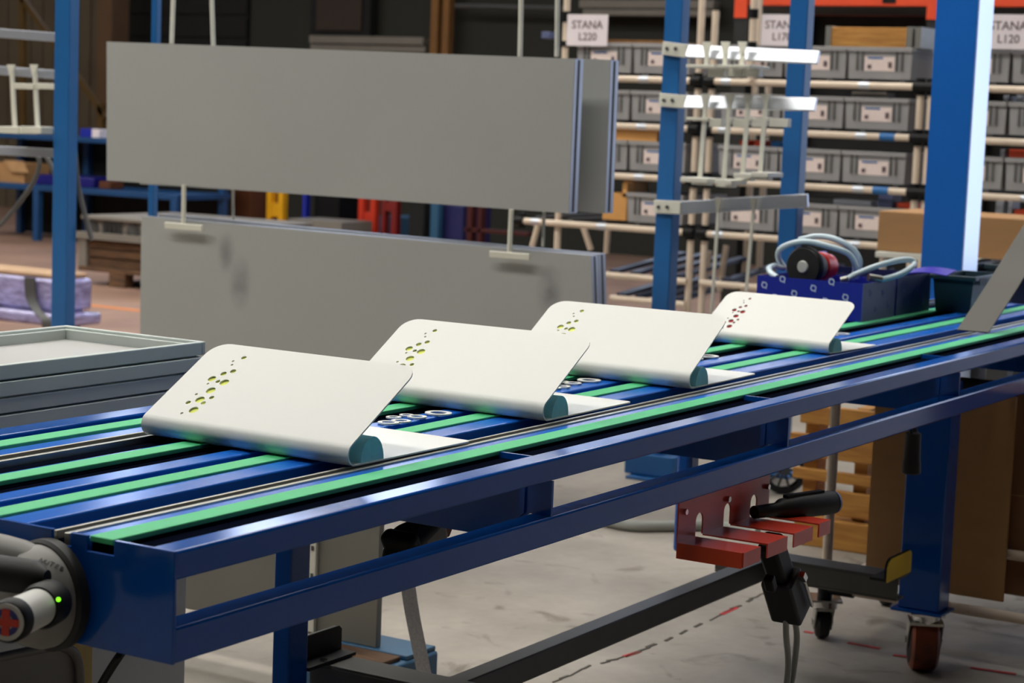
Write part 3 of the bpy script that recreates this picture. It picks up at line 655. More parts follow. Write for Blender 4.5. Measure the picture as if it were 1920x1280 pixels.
cs = thing('cardboard_sheet', 'plain brown cardboard sheet standing on the trolley beside the blue leg', 'cardboard', (XT+.1, .2, zr+.015))
yl = onx(1635, 900, XT+.1).y
part('sheet', B().box(XT+.09, XT+.10, .02, yl, zr+.0155, .735), CARD, cs)
cs2 = thing('cardboard_box', 'large flat brown cardboard box standing on the trolley beneath the table', 'cardboard', (XT+.3, -.1, zr+.015))
part('box_body', B().box(XT+.19, XT+.42, -.3, .32, zr+.0155, .735), CARD2, cs2, .004)
part('box_seam', B().box(XT+.1885, XT+.19, -.29, .31, .45, .452), MATS['cardboard'], cs2)
# pallets standing behind
XPL = 4.55
pl = thing('pallet', 'light wooden pallet standing on edge behind the table', 'pallet', base((1480, 770, 1640, 1030), XPL, 0))
for r_ in ((1500, 765, 1640, 800), (1480, 820, 1640, 862), (1485, 885, 1640, 905), (1560, 925, 1642, 972), (1495, 1005, 1640, 1038)):
    part('board', bx(B(), r_, XPL, .03), WOOD, pl, .003)
for r_ in ((1505, 765, 1530, 1030), (1600, 765, 1625, 1036)): part('post', bx(B(), r_, XPL+.031, .09), WOOD, pl, .003)
part('foot', B().box(XPL-.02, XPL+.16, onx(1645, 1040, XPL).y, onx(1490, 1030, XPL).y, 0, .1), WOOD, pl, .004)
# dolly wheel and its axle tube, floor hose, blue column foot
dw = onz(1468, 925, 0); rw = .095
dl = thing('dolly', 'hand dolly with a black spoked wheel on the floor behind the table', 'dolly', dw)
wc = dw+V((0, 0, rw)); axd = V((-.75, -.65, 0)).normalized()
part('tyre', B().lathe([(-.018, rw*.74), (-.018, rw*.95), (-.008, rw), (.008, rw), (.018, rw*.95), (.018, rw*.74)], wc, axd, 36, caps=False), BLACKR, dl)
b = B().lathe([(-.02, .02), (.02, .02)], wc, axd, 16); sd = axd.cross(V((0, 0, 1))).normalized()
for k in range(10):
    a = k*math.pi/5; d = sd*math.cos(a)+V((0, 0, 1))*math.sin(a); b.bar(wc+d*.015, wc+d*rw*.77, .008, .008, up=axd)
part('spokes', b, DIM, dl)
part('platform', B().box(dw.x+.05, dw.x+.3, dw.y+.12, dw.y+.4, rw+.012, rw+.05), BLACKP, dl, .004)
w2 = onz(1240, 980, 0)
part('axle', B().cyl(wc, wc+V((.2, .2, 0)), .01, seg=10), DIM, dl)
fh = [onz(1130, 975, .02), onz(1180, 985, .02), onz(1240, 986, .02), onz(1310, 984, .02), onz(1345, 985, .02), onz(1420, 1000, .02)]
single('floor_hose', B().tube(smooth(fh), .02), GHOSE, 'thick grey hose lying on the concrete floor behind the red holder', 'hose', fh[2])

# ================================================================ HANGING GREY BOARDS
XP = 4.2
def board(name, label, quad, X, th, group, smudge=False):
    q = [onx(px, py, X) for px, py in quad]
    t = thing(name, label, 'panel', (X, (q[0].y+q[1].y)/2, min(q[2].z, q[3].z)), group)
    part('face_sheet', B().slab(q, (.004, 0, 0)), PANEL if not smudge else SMUDGE, t)
    yr = (q[1].y+q[2].y)/2; zl, zh = q[2].z, q[1].z
    part('edge_profile', B().slab([q[1]+V((.004, 0, 0)), q[1]+V((th, 0, 0)), q[2]+V((th, 0, 0)), q[2]+V((.004, 0, 0))], (0, .012, 0)), MATS['edge_grey'], t)
    part('edge_groove', B().slab([q[1]+V((th*.36, -.001, -.004)), q[1]+V((th*.62, -.001, -.004)), q[2]+V((th*.62, -.001, .004)), q[2]+V((th*.36, -.001, .004))], (0, .003, 0)), DIM, t)
    part('edge_profile', B().slab([q[0]+V((.004, 0, 0)), q[0]+V((th, 0, 0)), q[3]+V((th, 0, 0)), q[3]+V((.004, 0, 0))], (0, -.012, 0)), MATS['edge_grey'], t)
    part('edge_profile', B().slab([q[0]+V((.004, -.012, 0)), q[1]+V((.004, .012, 0)), q[1]+V((th, .012, 0)), q[0]+V((th, -.012, 0))], (0, 0, -.012)), MATS['edge_grey'], t)
    part('edge_profile', B().slab([q[3]+V((.004, -.012, 0)), q[2]+V((.004, .012, 0)), q[2]+V((th, .012, 0)), q[3]+V((th, -.012, 0))], (0, 0, .012)), MATS['edge_grey'], t)
    return t
mat('edge_grey', (168, 172, 182), .3, var=.03, metal=.3)
def smudge_material():
    m = MATS['grey_enamel'].copy(); nt = m.node_tree; L = nt.links; N = nt.nodes.new; b = nt.nodes['Principled BSDF']
    old = b.inputs['Base Color'].links[0].from_socket; tc = N('ShaderNodeTexCoord'); val = None
    for px, py, sy, sz in ((425, 475, .05, .09), (1030, 545, .06, .1), (450, 530, .06, .12)):
        p = onx(px, py, XP)-SM0
        mp = N('ShaderNodeMapping'); mp.vector_type = 'POINT'; mp.inputs['Location'].default_value = (0, -p.y/sy, -p.z/sz); mp.inputs['Scale'].default_value = (0, 1/sy, 1/sz); mp.inputs['Rotation'].default_value = (.0, 0, 0)
        L.new(tc.outputs['Object'], mp.inputs[0]); g = N('ShaderNodeTexGradient'); g.gradient_type = 'SPHERICAL'; L.new(mp.outputs[0], g.inputs[0])
        if val is None: val = g.outputs['Fac']
        else:
            a = N('ShaderNodeMath'); a.operation = 'MAXIMUM'; L.new(val, a.inputs[0]); L.new(g.outputs['Fac'], a.inputs[1]); val = a.outputs[0]
    nz = N('ShaderNodeTexNoise'); nz.inputs['Scale'].default_value = 14; L.new(tc.outputs['Object'], nz.inputs['Vector'])
    a = N('ShaderNodeMath'); a.operation = 'MULTIPLY'; L.new(val, a.inputs[0]); L.new(nz.outputs['Fac'], a.inputs[1])
    mx = N('ShaderNodeMix'); mx.data_type = 'RGBA'; L.new(a.outputs[0], mx.inputs[0]); L.new(old, mx.inputs[6]); mx.inputs[7].default_value = (*lin((70, 70, 78)), 1)
    L.new(mx.outputs[2], b.inputs['Base Color']); return m
lowq = ((265, 405), (1108, 479), (1118, 775), (262, 680))
qq = [onx(px, py, XP) for px, py in lowq]; SM0 = V((XP, (qq[0].y+qq[1].y)/2, min(qq[2].z, qq[3].z)))
SMUDGE = smudge_material()
GB = 'grey boards hanging from rods'
board('hanging_board', 'large grey enamelled board hanging in front, upper row, clean face', ((200, 78), (1078, 110), (1066, 400), (200, 338)), XP, .06, GB)
board('hanging_board', 'grey enamelled board hanging just behind the clean upper board', ((260, 84), (1145, 112), (1134, 400), (262, 345)), XP+.19, .06, GB)
board('hanging_board', 'grey enamelled board of the lower row with dark smudges on its face', lowq, XP, .05, GB, True)
board('hanging_board', 'grey enamelled board hanging behind the smudged lower board', ((298, 402), (1122, 476), (1130, 775), (296, 690)), XP+.10, .05, GB)
def rod(label, px0, py0, px1, py1, X, foot=None, r=.009):
    a, c = onx(px0, py0, X), onx(px1, py1, X)
    if py0 < 0: a = c+(a-c)*((3.3-c.z)/(a.z-c.z))
    t = thing('hanging_rod', label, 'rod', c, 'cream hanging rods')
    part('rod', B().cyl(a, c, r, seg=12), CREAMW, t)
    if foot: part('foot_tab', bx(B(), foot, X-.012, .012), CREAMW, t, .002)
    return t
for k, (px0, py0, px1, py1) in enumerate(((326, -40, 322, 82), (396, -40, 400, 86), (978, -40, 975, 106), (1046, -40, 1044, 106))):
    rod('cream rod rising from the %s upper board, at the end towards the %s' % (('clean front', 'rear')[k % 2], ('blue mast', 'pipe rack')[k//2]), px0, py0, px1, py1, XP+(.09 if k % 2 == 0 else .27))
rod('cream rod with a foot tab on the smudged board near the pallet', 345, 346, 344, 424, XP-.03, (308, 419, 378, 431))
rod('thin cream rod between the boards near the yellow frame', 437, 352, 437, 412, XP+.09, None, .006)
rod('cream rod with a foot tab on the smudged board near the pipe rack', 959, 392, 955, 478, XP-.03, (917, 473, 992, 485))
rod('thin cream rod between the boards near the pipe rack', 1020, 396, 1018, 462, XP+.09, None, .006)
ovr = thing('overhead_rail', 'grey overhead conveyor rail carrying the hanging boards', 'rail', (XP+.18, 2.6, 3.3))
part('rail', B().box(XP+.05, XP+.31, 1.0, 5.2, 3.3, 3.36), DIM, ovr, .004)
for yy in (1.4, 3.1, 4.8): part('hanger', B().cyl((XP+.18, yy, 3.36), (XP+.18, yy, HZ), .012, seg=10), DIM, ovr)
single('overhead_mast', B().box(XP+.5, XP+.53, *RX(284, -60, 294, 80, XP+.5)[:2], 0, 3.6), RACKBLUE, 'slim blue mast rising behind the upper grey boards', 'mast', base((284, -60, 294, 80), XP+.5, 0), bevel=.002)

# ================================================================ POST RACKS WITH CROSS BARS
def hung_bracket(name, label, top, bot, arms, X, r, group):
    a, c = onx(*top, X), onx(*bot, X); t = thing(name, label, 'bracket', c, group)
    part('stem', B().bar(a, c, r*2, r*1.2, up=(1, 0, 0)), CREAMW, t)
    part('hook', B().slab([a+V((-.008, y, z)) for y, z in ((-r*2.4, .012), (r*2.4, .012), (r*.9, -.035), (-r*.9, -.035))], (.008, 0, 0)), CREAMW, t)
    for rect, dx in arms: part('arm', bx(B(), rect, X-dx, max(.01, dx+.02)), CREAMW, t, .002)
    return t
X5 = 5.3
def upright(rect, X, w_, label, zf=0.):
    y0, y1, z0, z1 = RX(*rect, X); t = thing('rack_post', label, 'post', (X+w_/2, (y0+y1)/2, 0))
    p0, p1 = onx((rect[0]+rect[2])/2, rect[3], X), None
    part('post', B().box(X, X+w_, y0, y1, 0.012, 3.6), RACKBLUE, t, .004); part('base_plate', B().box(X-.06, X+w_+.06, y0-.05, y1+.05, 0, .012), RACKBLUE, t, .002)
    return t, y0, y1
pt1, ya, yb_ = upright((1234, 270, 1266, 310), X5, .07, 'blue rack post crossed by three bars, with bolted cream bar ends')
part('foot_block', bx(B(), (1170, 852, 1262, 893), X5-.02, .12), RACKBLUE, pt1, .006)
pt2, yc, yd = upright((1466, 270, 1500, 310), X5+.45, .07, 'blue rack post near the wide blue column, behind the bar tips')
for k, (ya1, yb1, ym1, txt) in enumerate((((90, 102, 108), (1243, 1288, 1535), 24, 'topmost cross bar of the rack, bright aluminium, above two hook rows'), ((187, 193, 196), (1237, 1285, 1530), 24, 'middle cross bar of the rack, bright aluminium, with four hooks'), ((387, 388, 376), (1227, 1277, 1515), 24, 'lowest cross bar of the rack, grey, bent behind its cream end'))):
    (p_a, p_b, p_c), (q_a, q_b, q_c) = ya1, yb1
    t = thing('cross_bar', txt, 'rack bar', onx(q_b, p_b, X5-.03), 'cross bars of the post rack')
    h = .052
    a, m_, c = onx(q_a, p_a, X5-.012), onx(q_b, (p_a*2+p_b)/3+2, X5-.012), onx(q_c, p_c, X5-.012)
    part('bar_end', B().bar(a, m_, .016, h), CREAMW, t, .002); part('bar', B().bar(m_, c, .014, h, up=((.36, 0, 1) if k < 2 else (0, 0, 1))), ALU, t, .002)
    for dx in (8, 24): p = onx(q_a+dx, p_a+1, X5-.021); part('bolt', B().cyl(p, p+V((-.006, 0, 0)), .007, seg=8), DIM, t)
gk = 'cream brackets hooked on the post rack'; ORD = ('first', 'second', 'third', 'fourth')
for k, px in enumerate((1326, 1361, 1393)):
    hung_bracket('hung_bracket', 'short cream bracket on the topmost rack bar, %s from its bolted end' % ORD[k], (px, 84), (px-2, 126), [((px-18-22*(k == 0), 121, px+13, 127), .16), ((px+1, 129, px+30, 144), .02)], X5-.048-.004*k, .008, gk)
for k, (px, pb_) in enumerate(((1324, 338), (1369, 342), (1404, 330), (1437, 328))):
    hung_bracket('hung_bracket', 'long cream bracket on the middle rack bar, %s from its bolted end' % ORD[k], (px, 182), (px-(12 if k else 12), pb_), [((px-1-36*(k == 0), 220, px+4, 226), .02), ((px+5, 222, px+29+12*(k == 3), 238), .01), ((px-29-20*(k == 0), pb_-5, px+3, pb_+4), .12), ((px-28, pb_+4.5, px+2, pb_+9), .03)], X5-.048-.005*k, .0085, gk)
for k, (px, pb_) in enumerate(((1352, 585), (1410, 560))):
    hung_bracket('hung_bracket', 'thin cream rod bracket on the lowest rack bar, %s from its bolted end' % ORD[k], (px+(4 if k else -4), 378), (px-18 if k == 0 else px-12, pb_), [], X5-.04-.004*k, .006, gk)
    for dx in (-5, 8): pass
# rack on the far left
XL = 4.6
pt3, ya3, yb3 = upright((99, 280, 127, 320), XL, .06, 'blue rack post beside the shrink wrapped pallet and the grey trays')
for k, (yl_, yr_, txt) in enumerate(((62, 72, 'upper pale cross bar fixed to the blue post near the stairs'), (132, 142, 'pale cross bar with two hooked frames fixed to the blue post'), (284, 289, 'lowest pale cross bar fixed to the blue post above the hoses'))):
    t = thing('cross_bar', txt, 'rack bar', onx(110, yr_, XL+.07), 'pale cross bars on the far post')
    a, c = onx(-90, yl_-7, XL+.075), onx(129 if k < 2 else 132, yr_, XL+.075)
    part('bar', B().bar(a, c, .014, .04), MATS['edge_grey'], t, .002)
for k, (px, pb_) in enumerate(((22, 246), (65, 246))):
    hung_bracket('hung_bracket', 'white hooked frame on the middle pale cross bar, %s the blue post' % ('away from', 'next to')[k], (px, 126), (px+6, pb_), [((px+4, 156, px+40, 167), .02), ((px-26, pb_-9, px+12, pb_+4), .1)], XL+.045-.004*k, .0095, 'white hooked frames')

# ================================================================ WIDE BLUE COLUMN
cc = thing('column', 'wide blue steel column with daylight glare coloured onto one side behind the blue cartons', 'column', (5.06, .8, 0))
y0, y1, z0, z1 = RX(1741, 240, 1819, 260, 5.0)
part('column_web', B().box(5.0, 5.012, y0, y1, .012, 4.5), COLBLUE, cc, .002)
part('column_flange', B().box(5.012, 5.17, y0, y0+.012, .012, 4.5), mat('reflected_daylight', (196, 206, 220), .2, metal=.85, var=.1, scale=2, stretch=(1, 1, .6)), cc, .002)  # pale metal here stands in for daylight reflected in the blue paint
part('column_flange', B().box(5.012, 5.17, y1-.012, y1, .012, 4.5), COLBLUE, cc, .002)
part('base_plate', B().box(4.94, 5.25, y0-.07, y1+.07, 0, .012), COLBLUE, cc, .002)

# ================================================================ PIPE FLOW RACK WITH GREY BINS
XR = 8.3
rk = thing('pipe_rack', 'cream pipe flow rack with black joints holding rows of grey bins', 'rack', (XR+.4, onx(1540, 400, XR).y, 0))
def yat(px, py=300): return onx(px, py, XR).y
def zat(py, px=1600): return onx(px, py, XR).z
ZL = [zat(160), zat(254), zat(354), zat(457)]                # four shelf levels
Z5, Z6 = onx(1350, 532, XR).z, onx(1200, 562, XR).z
YA, YB1, YB2, YC1, YC2, YD = onx(980, 410, XR).y, onx(1305, 250, XR).y, onx(1331, 250, XR).y, onx(1722, 250, XR).y, onx(1742, 250, XR).y, onx(2060, 250, XR).y
def rp(a, c, r=.019, n='pipe'): return part(n, B().cyl(a, c, r, seg=12), CREAM, rk)
ups = [(YB1, 0, 2.45), (YB2, 0, 2.05), (YC1, 0, 1.62), (YC2, 0, 1.62), (YD, 0, 1.7)]
for yy, zl, zh in ups:
    for dx in (0, .75): rp((XR+dx, yy, zl), (XR+dx, yy, zh), .02, 'upright_pipe')
rp((XR, onx(1062, 40, XR).y, 0), (XR, onx(1062, 40, XR).y, 2.2), .02, 'upright_pipe')
YE = onx(1062, 40, XR).y
for k, z in enumerate(ZL):
    for y_a, y_b in (((YE if k < 3 else YA), YB1), (YB2, YC1), (YC2, YD)):
        rp((XR-.03, y_a, z), (XR-.03, y_b, z)); rp((XR+.75, y_a, z+.06), (XR+.75, y_b, z+.06))
        b = B()
        n_ = max(3, int(abs(y_a-y_b)/.2))
        for j in range(n_):                                   # roller tracks run front to back
            yy = y_a+(y_b-y_a)*(j+.5)/n_; part('roller_track', B().bar((XR-.02, yy, z+.024), (XR+.76, yy, z+.024), .03, .018), DIM, rk)
        b = B()
        for yy in (y_a, y_b): part('joint', B().cyl((XR-.03, yy-.03, z), (XR-.03, yy+.03, z), .027, seg=12).cyl((XR-.008, yy, z-.04), (XR-.008, yy, z+.045), .026, seg=12), BLACKP, rk)
        b = B()
        for j in range(n_): 
            if j % 2 == 0: yy = y_a+(y_b-y_a)*(j+.5)/n_; part('track_clip', B().cyl((XR-.03, yy-.03, z), (XR-.03, yy+.03, z), .0205, seg=12), ALU, rk)
for y_a, y_b, z in ((onx(1134, 513, XR).y, YB1, Z5), (YB2, YC1, Z5), (onx(1150, 560, XR).y, YB1, Z6)):
    rp((XR-.03, y_a, z), (XR-.03, y_b, z))
    b = B()
    for j in range(4): yy = y_a+(y_b-y_a)*(j+.5)/4; part('roller_track', B().bar((XR-.02, yy, z+.02), (XR+.76, yy-.05, z+.1), .06, .02), NAVY, rk)
for px0, py0, px1, py1 in ((1011, 413, 998, 462), (1092, 420, 1108, 468), (1140, 425, 1137, 475), (1330, 470, 1318, 560), (1362, 460, 1348, 545)): rp(onx(px0, py0, XR+.3), onx(px1, py1, XR+.3), .018, 'brace_pipe')
for pa, pb2, kk in ((1652, 1680, 1), (1645, 1674, 2)): part('price_tape', B().cyl((XR-.03, yat(pa), ZL[kk]), (XR-.03, yat(pb2), ZL[kk]), .0215, seg=12), RACKBLUE, rk)
# one bin, then copies
BW, BD, BH = min(.375, (YB2-YC1-.11)/3-.012), .55, .165
def make_bin():
    t = thing('storage_bin', 'grey plastic bin on the pipe rack', 'bin', (0, 0, 0))
    b = B(); bm_ = b.bm
    def ring(x0, x1, y, z): return [bm_.verts.new(p) for p in ((x0, -y, z), (x1, -y, z), (x1, y, z), (x0, y, z))]
    o0, o1 = ring(.006, BD-.006, BW/2-.005, 0), ring(0, BD, BW/2, BH); i1, i0 = ring(.008, BD-.008, BW/2-.008, BH), ring(.014, BD-.014, BW/2-.014, .01)
    for A, C in ((o0, o1), (o1, i1), (i1, i0)):
        for i in range(4): b._f([A[i], A[(i+1) % 4], C[(i+1) % 4], C[i]])
    b._f(o0[::-1]); b._f(i0); part('bin_body', b, BIN, t, local=True)
    part('rim', B().box(-.012, 0, -BW/2-.004, BW/2+.004, BH-.022, BH+.002).box(BD, BD+.012, -BW/2-.004, BW/2+.004, BH-.022, BH+.002).box(0, BD, -BW/2-.004, -BW/2, BH-.022, BH+.002).box(0, BD, BW/2, BW/2+.004, BH-.022, BH+.002), BIN, t, .002, local=True)
    for y in (-.125, -.095, .095, .125): part('rib', B().box(-.007, .003, y-.005, y+.005, .045, BH-.02), BINEDGE, t, local=True)
    lb = part('label', B().slab([(-.0015+(.006*(1-z/BH)), y, z) for y, z in ((-.085, .042), (.085, .042), (.085, .118), (-.085, .118))], (-.002, 0, 0)), LABEL, t, local=True)
    part('print', B().box(-.004, -.002, -.07, -.05, .06, .09), INK, lb, local=True); part('print', B().box(-.004, -.002, .045, .065, .055, .075), INK, lb, local=True)
    part('label_strip', B().box(-.004, -.002, -.02, .065, .106, .115), RACKBLUE, lb, local=True)
    return t
bn = make_bin(); first = [True]
def put_bin(y, k, z=None, label='', sc=None):
    z = ZL[k]+.036 if z is None else z
    if first[0]: first[0] = False; bn.location = (XR+.0, y, z); bn['label'] = label; bn['group'] = 'grey bins on the pipe rack'
    else: dup(bn, (XR+.0, y, z), 0, label, 'grey bins on the pipe rack')
names = ['topmost', 'second', 'third', 'fourth']
pit = (YB2-YC1-.11)/3; Y2 = [YB2-.055-pit*(j+.5) for j in range(3)]
Y1 = [YB1+.04+BW/2+.02, YB1+.04+BW/2+.02+BW+.016]; Y3 = [YC2-.05-BW/2, YC2-.05-BW/2-BW-.016]
for k in range(4):
    put_bin(Y2[0], k, None, 'grey plastic bin on the %s shelf behind the hooked brackets' % names[k])
    put_bin(Y2[1], k, None, 'grey plastic bin on the %s shelf, middle one between two upright pipe pairs' % names[k])
    put_bin(Y2[2], k, None, 'grey plastic bin on the %s shelf beside the wide blue column' % names[k])
    for y, nr in zip(Y1 if k < 3 else Y1[:1], ('beside the blue rack post', 'beside the hanging grey boards')): put_bin(y, k, None, 'grey plastic bin on the %s shelf %s' % (names[k], nr))
    if k < 3:
        for y, nr in zip(Y3, ('just past', 'second bin past')): put_bin(y, k, None, 'grey plastic bin on the %s shelf %s the wide blue column' % (names[k], nr))
# odds and ends stored on the rack
def stuffbox(name, rect, dx, th, m, label, cat, bev=.004):
    X = XR+dx; return single(name, boxx(rect, X, th), m, label, cat, base(rect, X), bevel=bev)
zb1 = ZL[0]+.036+BH+.003
y0, y1, z0, z1 = RX(1556, 80, 1700, 112, XR+.05)
wc_ = thing('wooden_crate', 'flat wooden crate lid with grey hinges on the topmost bins', 'crate', (XR+.2, (y0+y1)/2, zb1))
part('crate_board', B().box(XR+.05, XR+.4, y0, y1, zb1, zb1+.105), WOOD, wc_, .003)
for yy in (y0-.012, y1+.012, y0-.06): part('hinge', B().box(XR+.045, XR+.3, yy-.016, yy+.016, zb1, zb1+.11), STEEL, wc_)
b = B(); y0, y1, z0, z1 = RX(1052, 96, 1240, 108, XR)
single('wooden_board', B().box(XR+.1, XR+.5, y0, y1, zb1, zb1+.022), WPLANK, 'brown board lying on the topmost bins behind the grey boards', 'board', (XR+.3, (y0+y1)/2, zb1))
y0, y1, z0, z1 = RX(1153, 250, 1232, 276, XR); zc3 = ZL[2]+.036+BH+.003
single('wooden_board', B().box(XR-.005, XR+.3, y0, y1, zc3, zc3+.075), mat('light_plywood', (206, 150, 84), .6, var=.05), 'light plywood board lying on the third-shelf bins beside the grey boards', 'board', (XR+.15, (y0+y1)/2, zc3))
y0, y1, z0, z1 = RX(1132, 340, 1176, 368, XR)
obx = thing('wooden_box', 'small open plywood box on the fourth shelf beside the grey boards', 'box', (XR+.15, (y0+y1)/2, ZL[3]+.04))
part('box_frame', B().box(XR+.0, XR+.25, y0, y1, z0, z0+.02).box(XR, XR+.25, y0, y0+.03, z0, z1).box(XR+.24, XR+.25, y0, y1, z0, z1).box(XR, XR+.25, y0, y1, ZL[3]+.04, z0), MATS['light_plywood'], obx)
for k, (rect, m, lab, cat, name) in enumerate((
    ((1385, 265, 1402, 282), ORANGE, 'small orange-red part on the third-shelf bins beside the hooked brackets', 'part', 'orange_block'),
    ((1412, 265, 1430, 284), ORANGE, 'orange-red block on the third-shelf bins near the blue post', 'part', 'orange_block'),
    ((1443, 285, 1462, 302), RACKBLUE, 'small blue part on the third-shelf bins beside the post', 'part', 'blue_block'),
    ((1595, 180, 1660, 190), PALE, 'pale flat piece on the second-shelf bins', 'part', 'flat_piece'),
    ((1560, 385, 1632, 400), MATS['edge_grey'], 'pale bluish flat bracket on the fourth-shelf bins', 'bracket', 'flat_bracket'),
    ((1680, 382, 1712, 401), ORANGE, 'orange box edge on the fourth shelf beside the column', 'box', 'orange_box'),
    ((1890, 280, 1925, 300), ORANGE, 'orange piece on the third-shelf bins past the wide column', 'part', 'orange_block'),
    ((1880, 178, 1890, 200), MATS['edge_grey'], 'upright pale metal strip on the second-shelf bins past the column', 'bracket', 'metal_strip'),
    ((1904, 178, 1916, 200), MATS['edge_grey'], 'short pale metal strip next to another one on the second-shelf bins', 'bracket', 'metal_strip'),
    ((1874, 280, 1882, 302), MATS['edge_grey'], 'pale metal strip beside the orange piece past the wide column', 'bracket', 'metal_strip'),
    ((1865, 376, 1880, 414), MATS['edge_grey'], 'tall pale metal strip above the cardboard past the wide column', 'bracket', 'metal_strip'),
    ((1888, 376, 1896, 414), MATS['edge_grey'], 'narrow tall pale strip above the cardboard past the wide column', 'bracket', 'metal_strip'),
    ((1900, 395, 1935, 415), ORANGE, 'orange piece above the cardboard past the wide column', 'part', 'orange_block'),
    ((1500, 372, 1560, 400), DIM, 'dim grey bin insert on the fourth-shelf bins', 'box', 'bin_insert'),
    ((1645, 362, 1672, 402), MATS['slate_blue'], 'slate blue folder standing on the fourth-shelf bins', 'folder', 'folder'))):
    y0, y1, z0, z1 = RX(*rect, XR+.02); lev = min(range(4), key=lambda q: abs((ZL[q]+.036+BH+.003)-z0)); zz = ZL[lev]+.036+BH+.003
    if abs(zz-z0) > .09: zz = z0
    single(name, B().box(XR+.03, XR+.16, y0, y1, zz, max(z1, zz+.03)), m, lab, cat, (XR+.1, (y0+y1)/2, zz), bevel=.003)
# hanging signs
def sign(txt, rect, X, label):
    y0, y1, z0, z1 = RX(*rect, X); t = thing('sign', label, 'sign', (X, (y0+y1)/2, z0), 'white paper signs of the racks')
    part('paper', B().box(X, X+.004, y0, y1, z0, z1), PAPER, t)
    h = z1-z0
    part('lettering', B().text(txt[0], (X-.001, (y0+y1)/2, z0+h*.66), (0, -1, 0), (0, 0, 1), h*.36, .001, .012), INK, t)
    part('lettering', B().text(txt[1], (X-.001, (y0+y1)/2-.005, z0+h*.28), (0, -1, 0), (0, 0, 1), h*.34, .001, .012), INK, t)
sign(('STANA', 'L220'), (1063, 27, 1139, 86), XR-.04, 'white paper sign with L220 fixed to the cream rack pipe')
sign(('STANA', 'L170'), (1427, 27, 1503, 86), XR-.04, 'white paper sign with L170 half hidden by the blue post')
sign(('STANA', 'L120'), (1852, 27, 1928, 92), XR-.04, 'white paper sign with L120 beside the wide blue column')
y_s = onx(1422, 30, XR).y
rp((XR-.062, y_s, ZL[0]+.02), (XR-.062, y_s, 2.3), .02, 'upright_pipe'); 
for py in (27, 88): part('joint', B().cyl((XR-.062, y_s, onx(1422, py, XR).z-.025), (XR-.062, y_s, onx(1422, py, XR).z+.025), .026, seg=12), BLACKP, rk)
b = B()
for py in (27, 36, 82): z = onx(1062, py, XR).z; part('joint', B().cyl((XR, YE, z-.016), (XR, YE, z+.016), .027, seg=12), BLACKP, rk)

# ================================================================ ORANGE PALLET RACK BEHIND
XO = 10.2
orc = thing('pallet_rack', 'tall pallet rack with orange beams behind the pipe rack', 'rack', (XO+.5, onx(1600, 100, XO).y, 0))
y0, y1, z0, z1 = RX(1385, -12, 2060, 12, XO)
part('beam', B().box(XO, XO+.05, y0, y1, z0, z1), ORANGE, orc, .004)
part('beam', B().box(XO+1.0, XO+1.05, y0, y1, z0, z1), ORANGE, orc, .004)
for px in (1390, 1752):
    yy = onx(px, 40, XO).y
    for dx in (0, 1.0): part('upright', B().box(XO+dx, XO+dx+.09, yy-.05, yy+.05, 0, 3.2), mat('black_upright', (22, 22, 22), .5) if 'black_upright' not in MATS else MATS['black_upright'], orc)
    part('beam_hook', B().box(XO-.01, XO, yy-.04, yy+.05, z0-.08, z1), ORANGE, orc)
part('deck', B().box(XO+.05, XO+1.0, y0, y1, z0, z0+.02), DIM, orc)
part('load_sign', B().box(XO-.004, XO, onx(1680, 0, XO).y, onx(1655, 0, XO).y, (z0+z1)/2-.02, z1), BLACKP, orc)
part('back_sheet', B().box(XO+1.06, XO+1.08, y0, y1, .2, z0), BLACKW, orc)

# ================================================================ BEHIND, RIGHT OF THE COLUMN
XC = 6.3
bt = thing('packing_bench', 'low packing bench carrying a brown carton behind the wide blue column', 'bench', (XC+.3, onx(1790, 560, XC).y, 0))
y0, y1, z0, z1 = RX(1640, 483, 2000, 495, XC)
for q_ in ((XC+.02, y0+.03), (XC+.02, y1-.03), (XC+.58, y0+.03), (XC+.58, y1-.03)): part('leg', B().cyl((*q_, 0), (*q_, z0), .016, seg=10), CREAM, bt)
part('bench_top', B().box(XC, XC+.6, y0, y1, z0, z0+.025), CREAMW, bt, .003)
part('shelf', B().box(XC, XC+.6, y0, y1, .5, .52), DIM, bt)
zc_ = z0+.026; y0, y1, z0, z1 = RX(1645, 405, 1990, 485, XC+.03)
single('carton', B().box(XC+.03, XC+.5, y0, y1, zc_, z1), CARD, 'wide brown carton on the packing bench behind the wide blue column', 'box', (XC+.25, (y0+y1)/2, zc_), bevel=.004)
for k, (rect, X, m, lab) in enumerate((((1796, 492, 1828, 558), 5.75, NAVY, 'navy plastic box behind the dark teal crate'), ((1846, 496, 1905, 556), 5.78, DTEAL, 'dark teal plastic box behind the steel strap'), ((1895, 520, 1960, 566), 5.5, NAVY, 'navy plastic box past the steel strap'))):
    y0, y1, z0, z1 = RX(*rect, X); t = thing('plastic_box', lab, 'box', (X+.15, (y0+y1)/2, 0), 'dark plastic boxes behind the table')
    part('box_body', B().box(X, X+.3, y0, y1, .62, z1), m, t, .006); part('box_rim', B().box(X-.008, X+.308, y0-.006, y1+.006, z1-.02, z1), m, t, .003); part('pedestal', B().box(X+.03, X+.27, y0+.02, y1-.02, 0, .62), DIM, t)

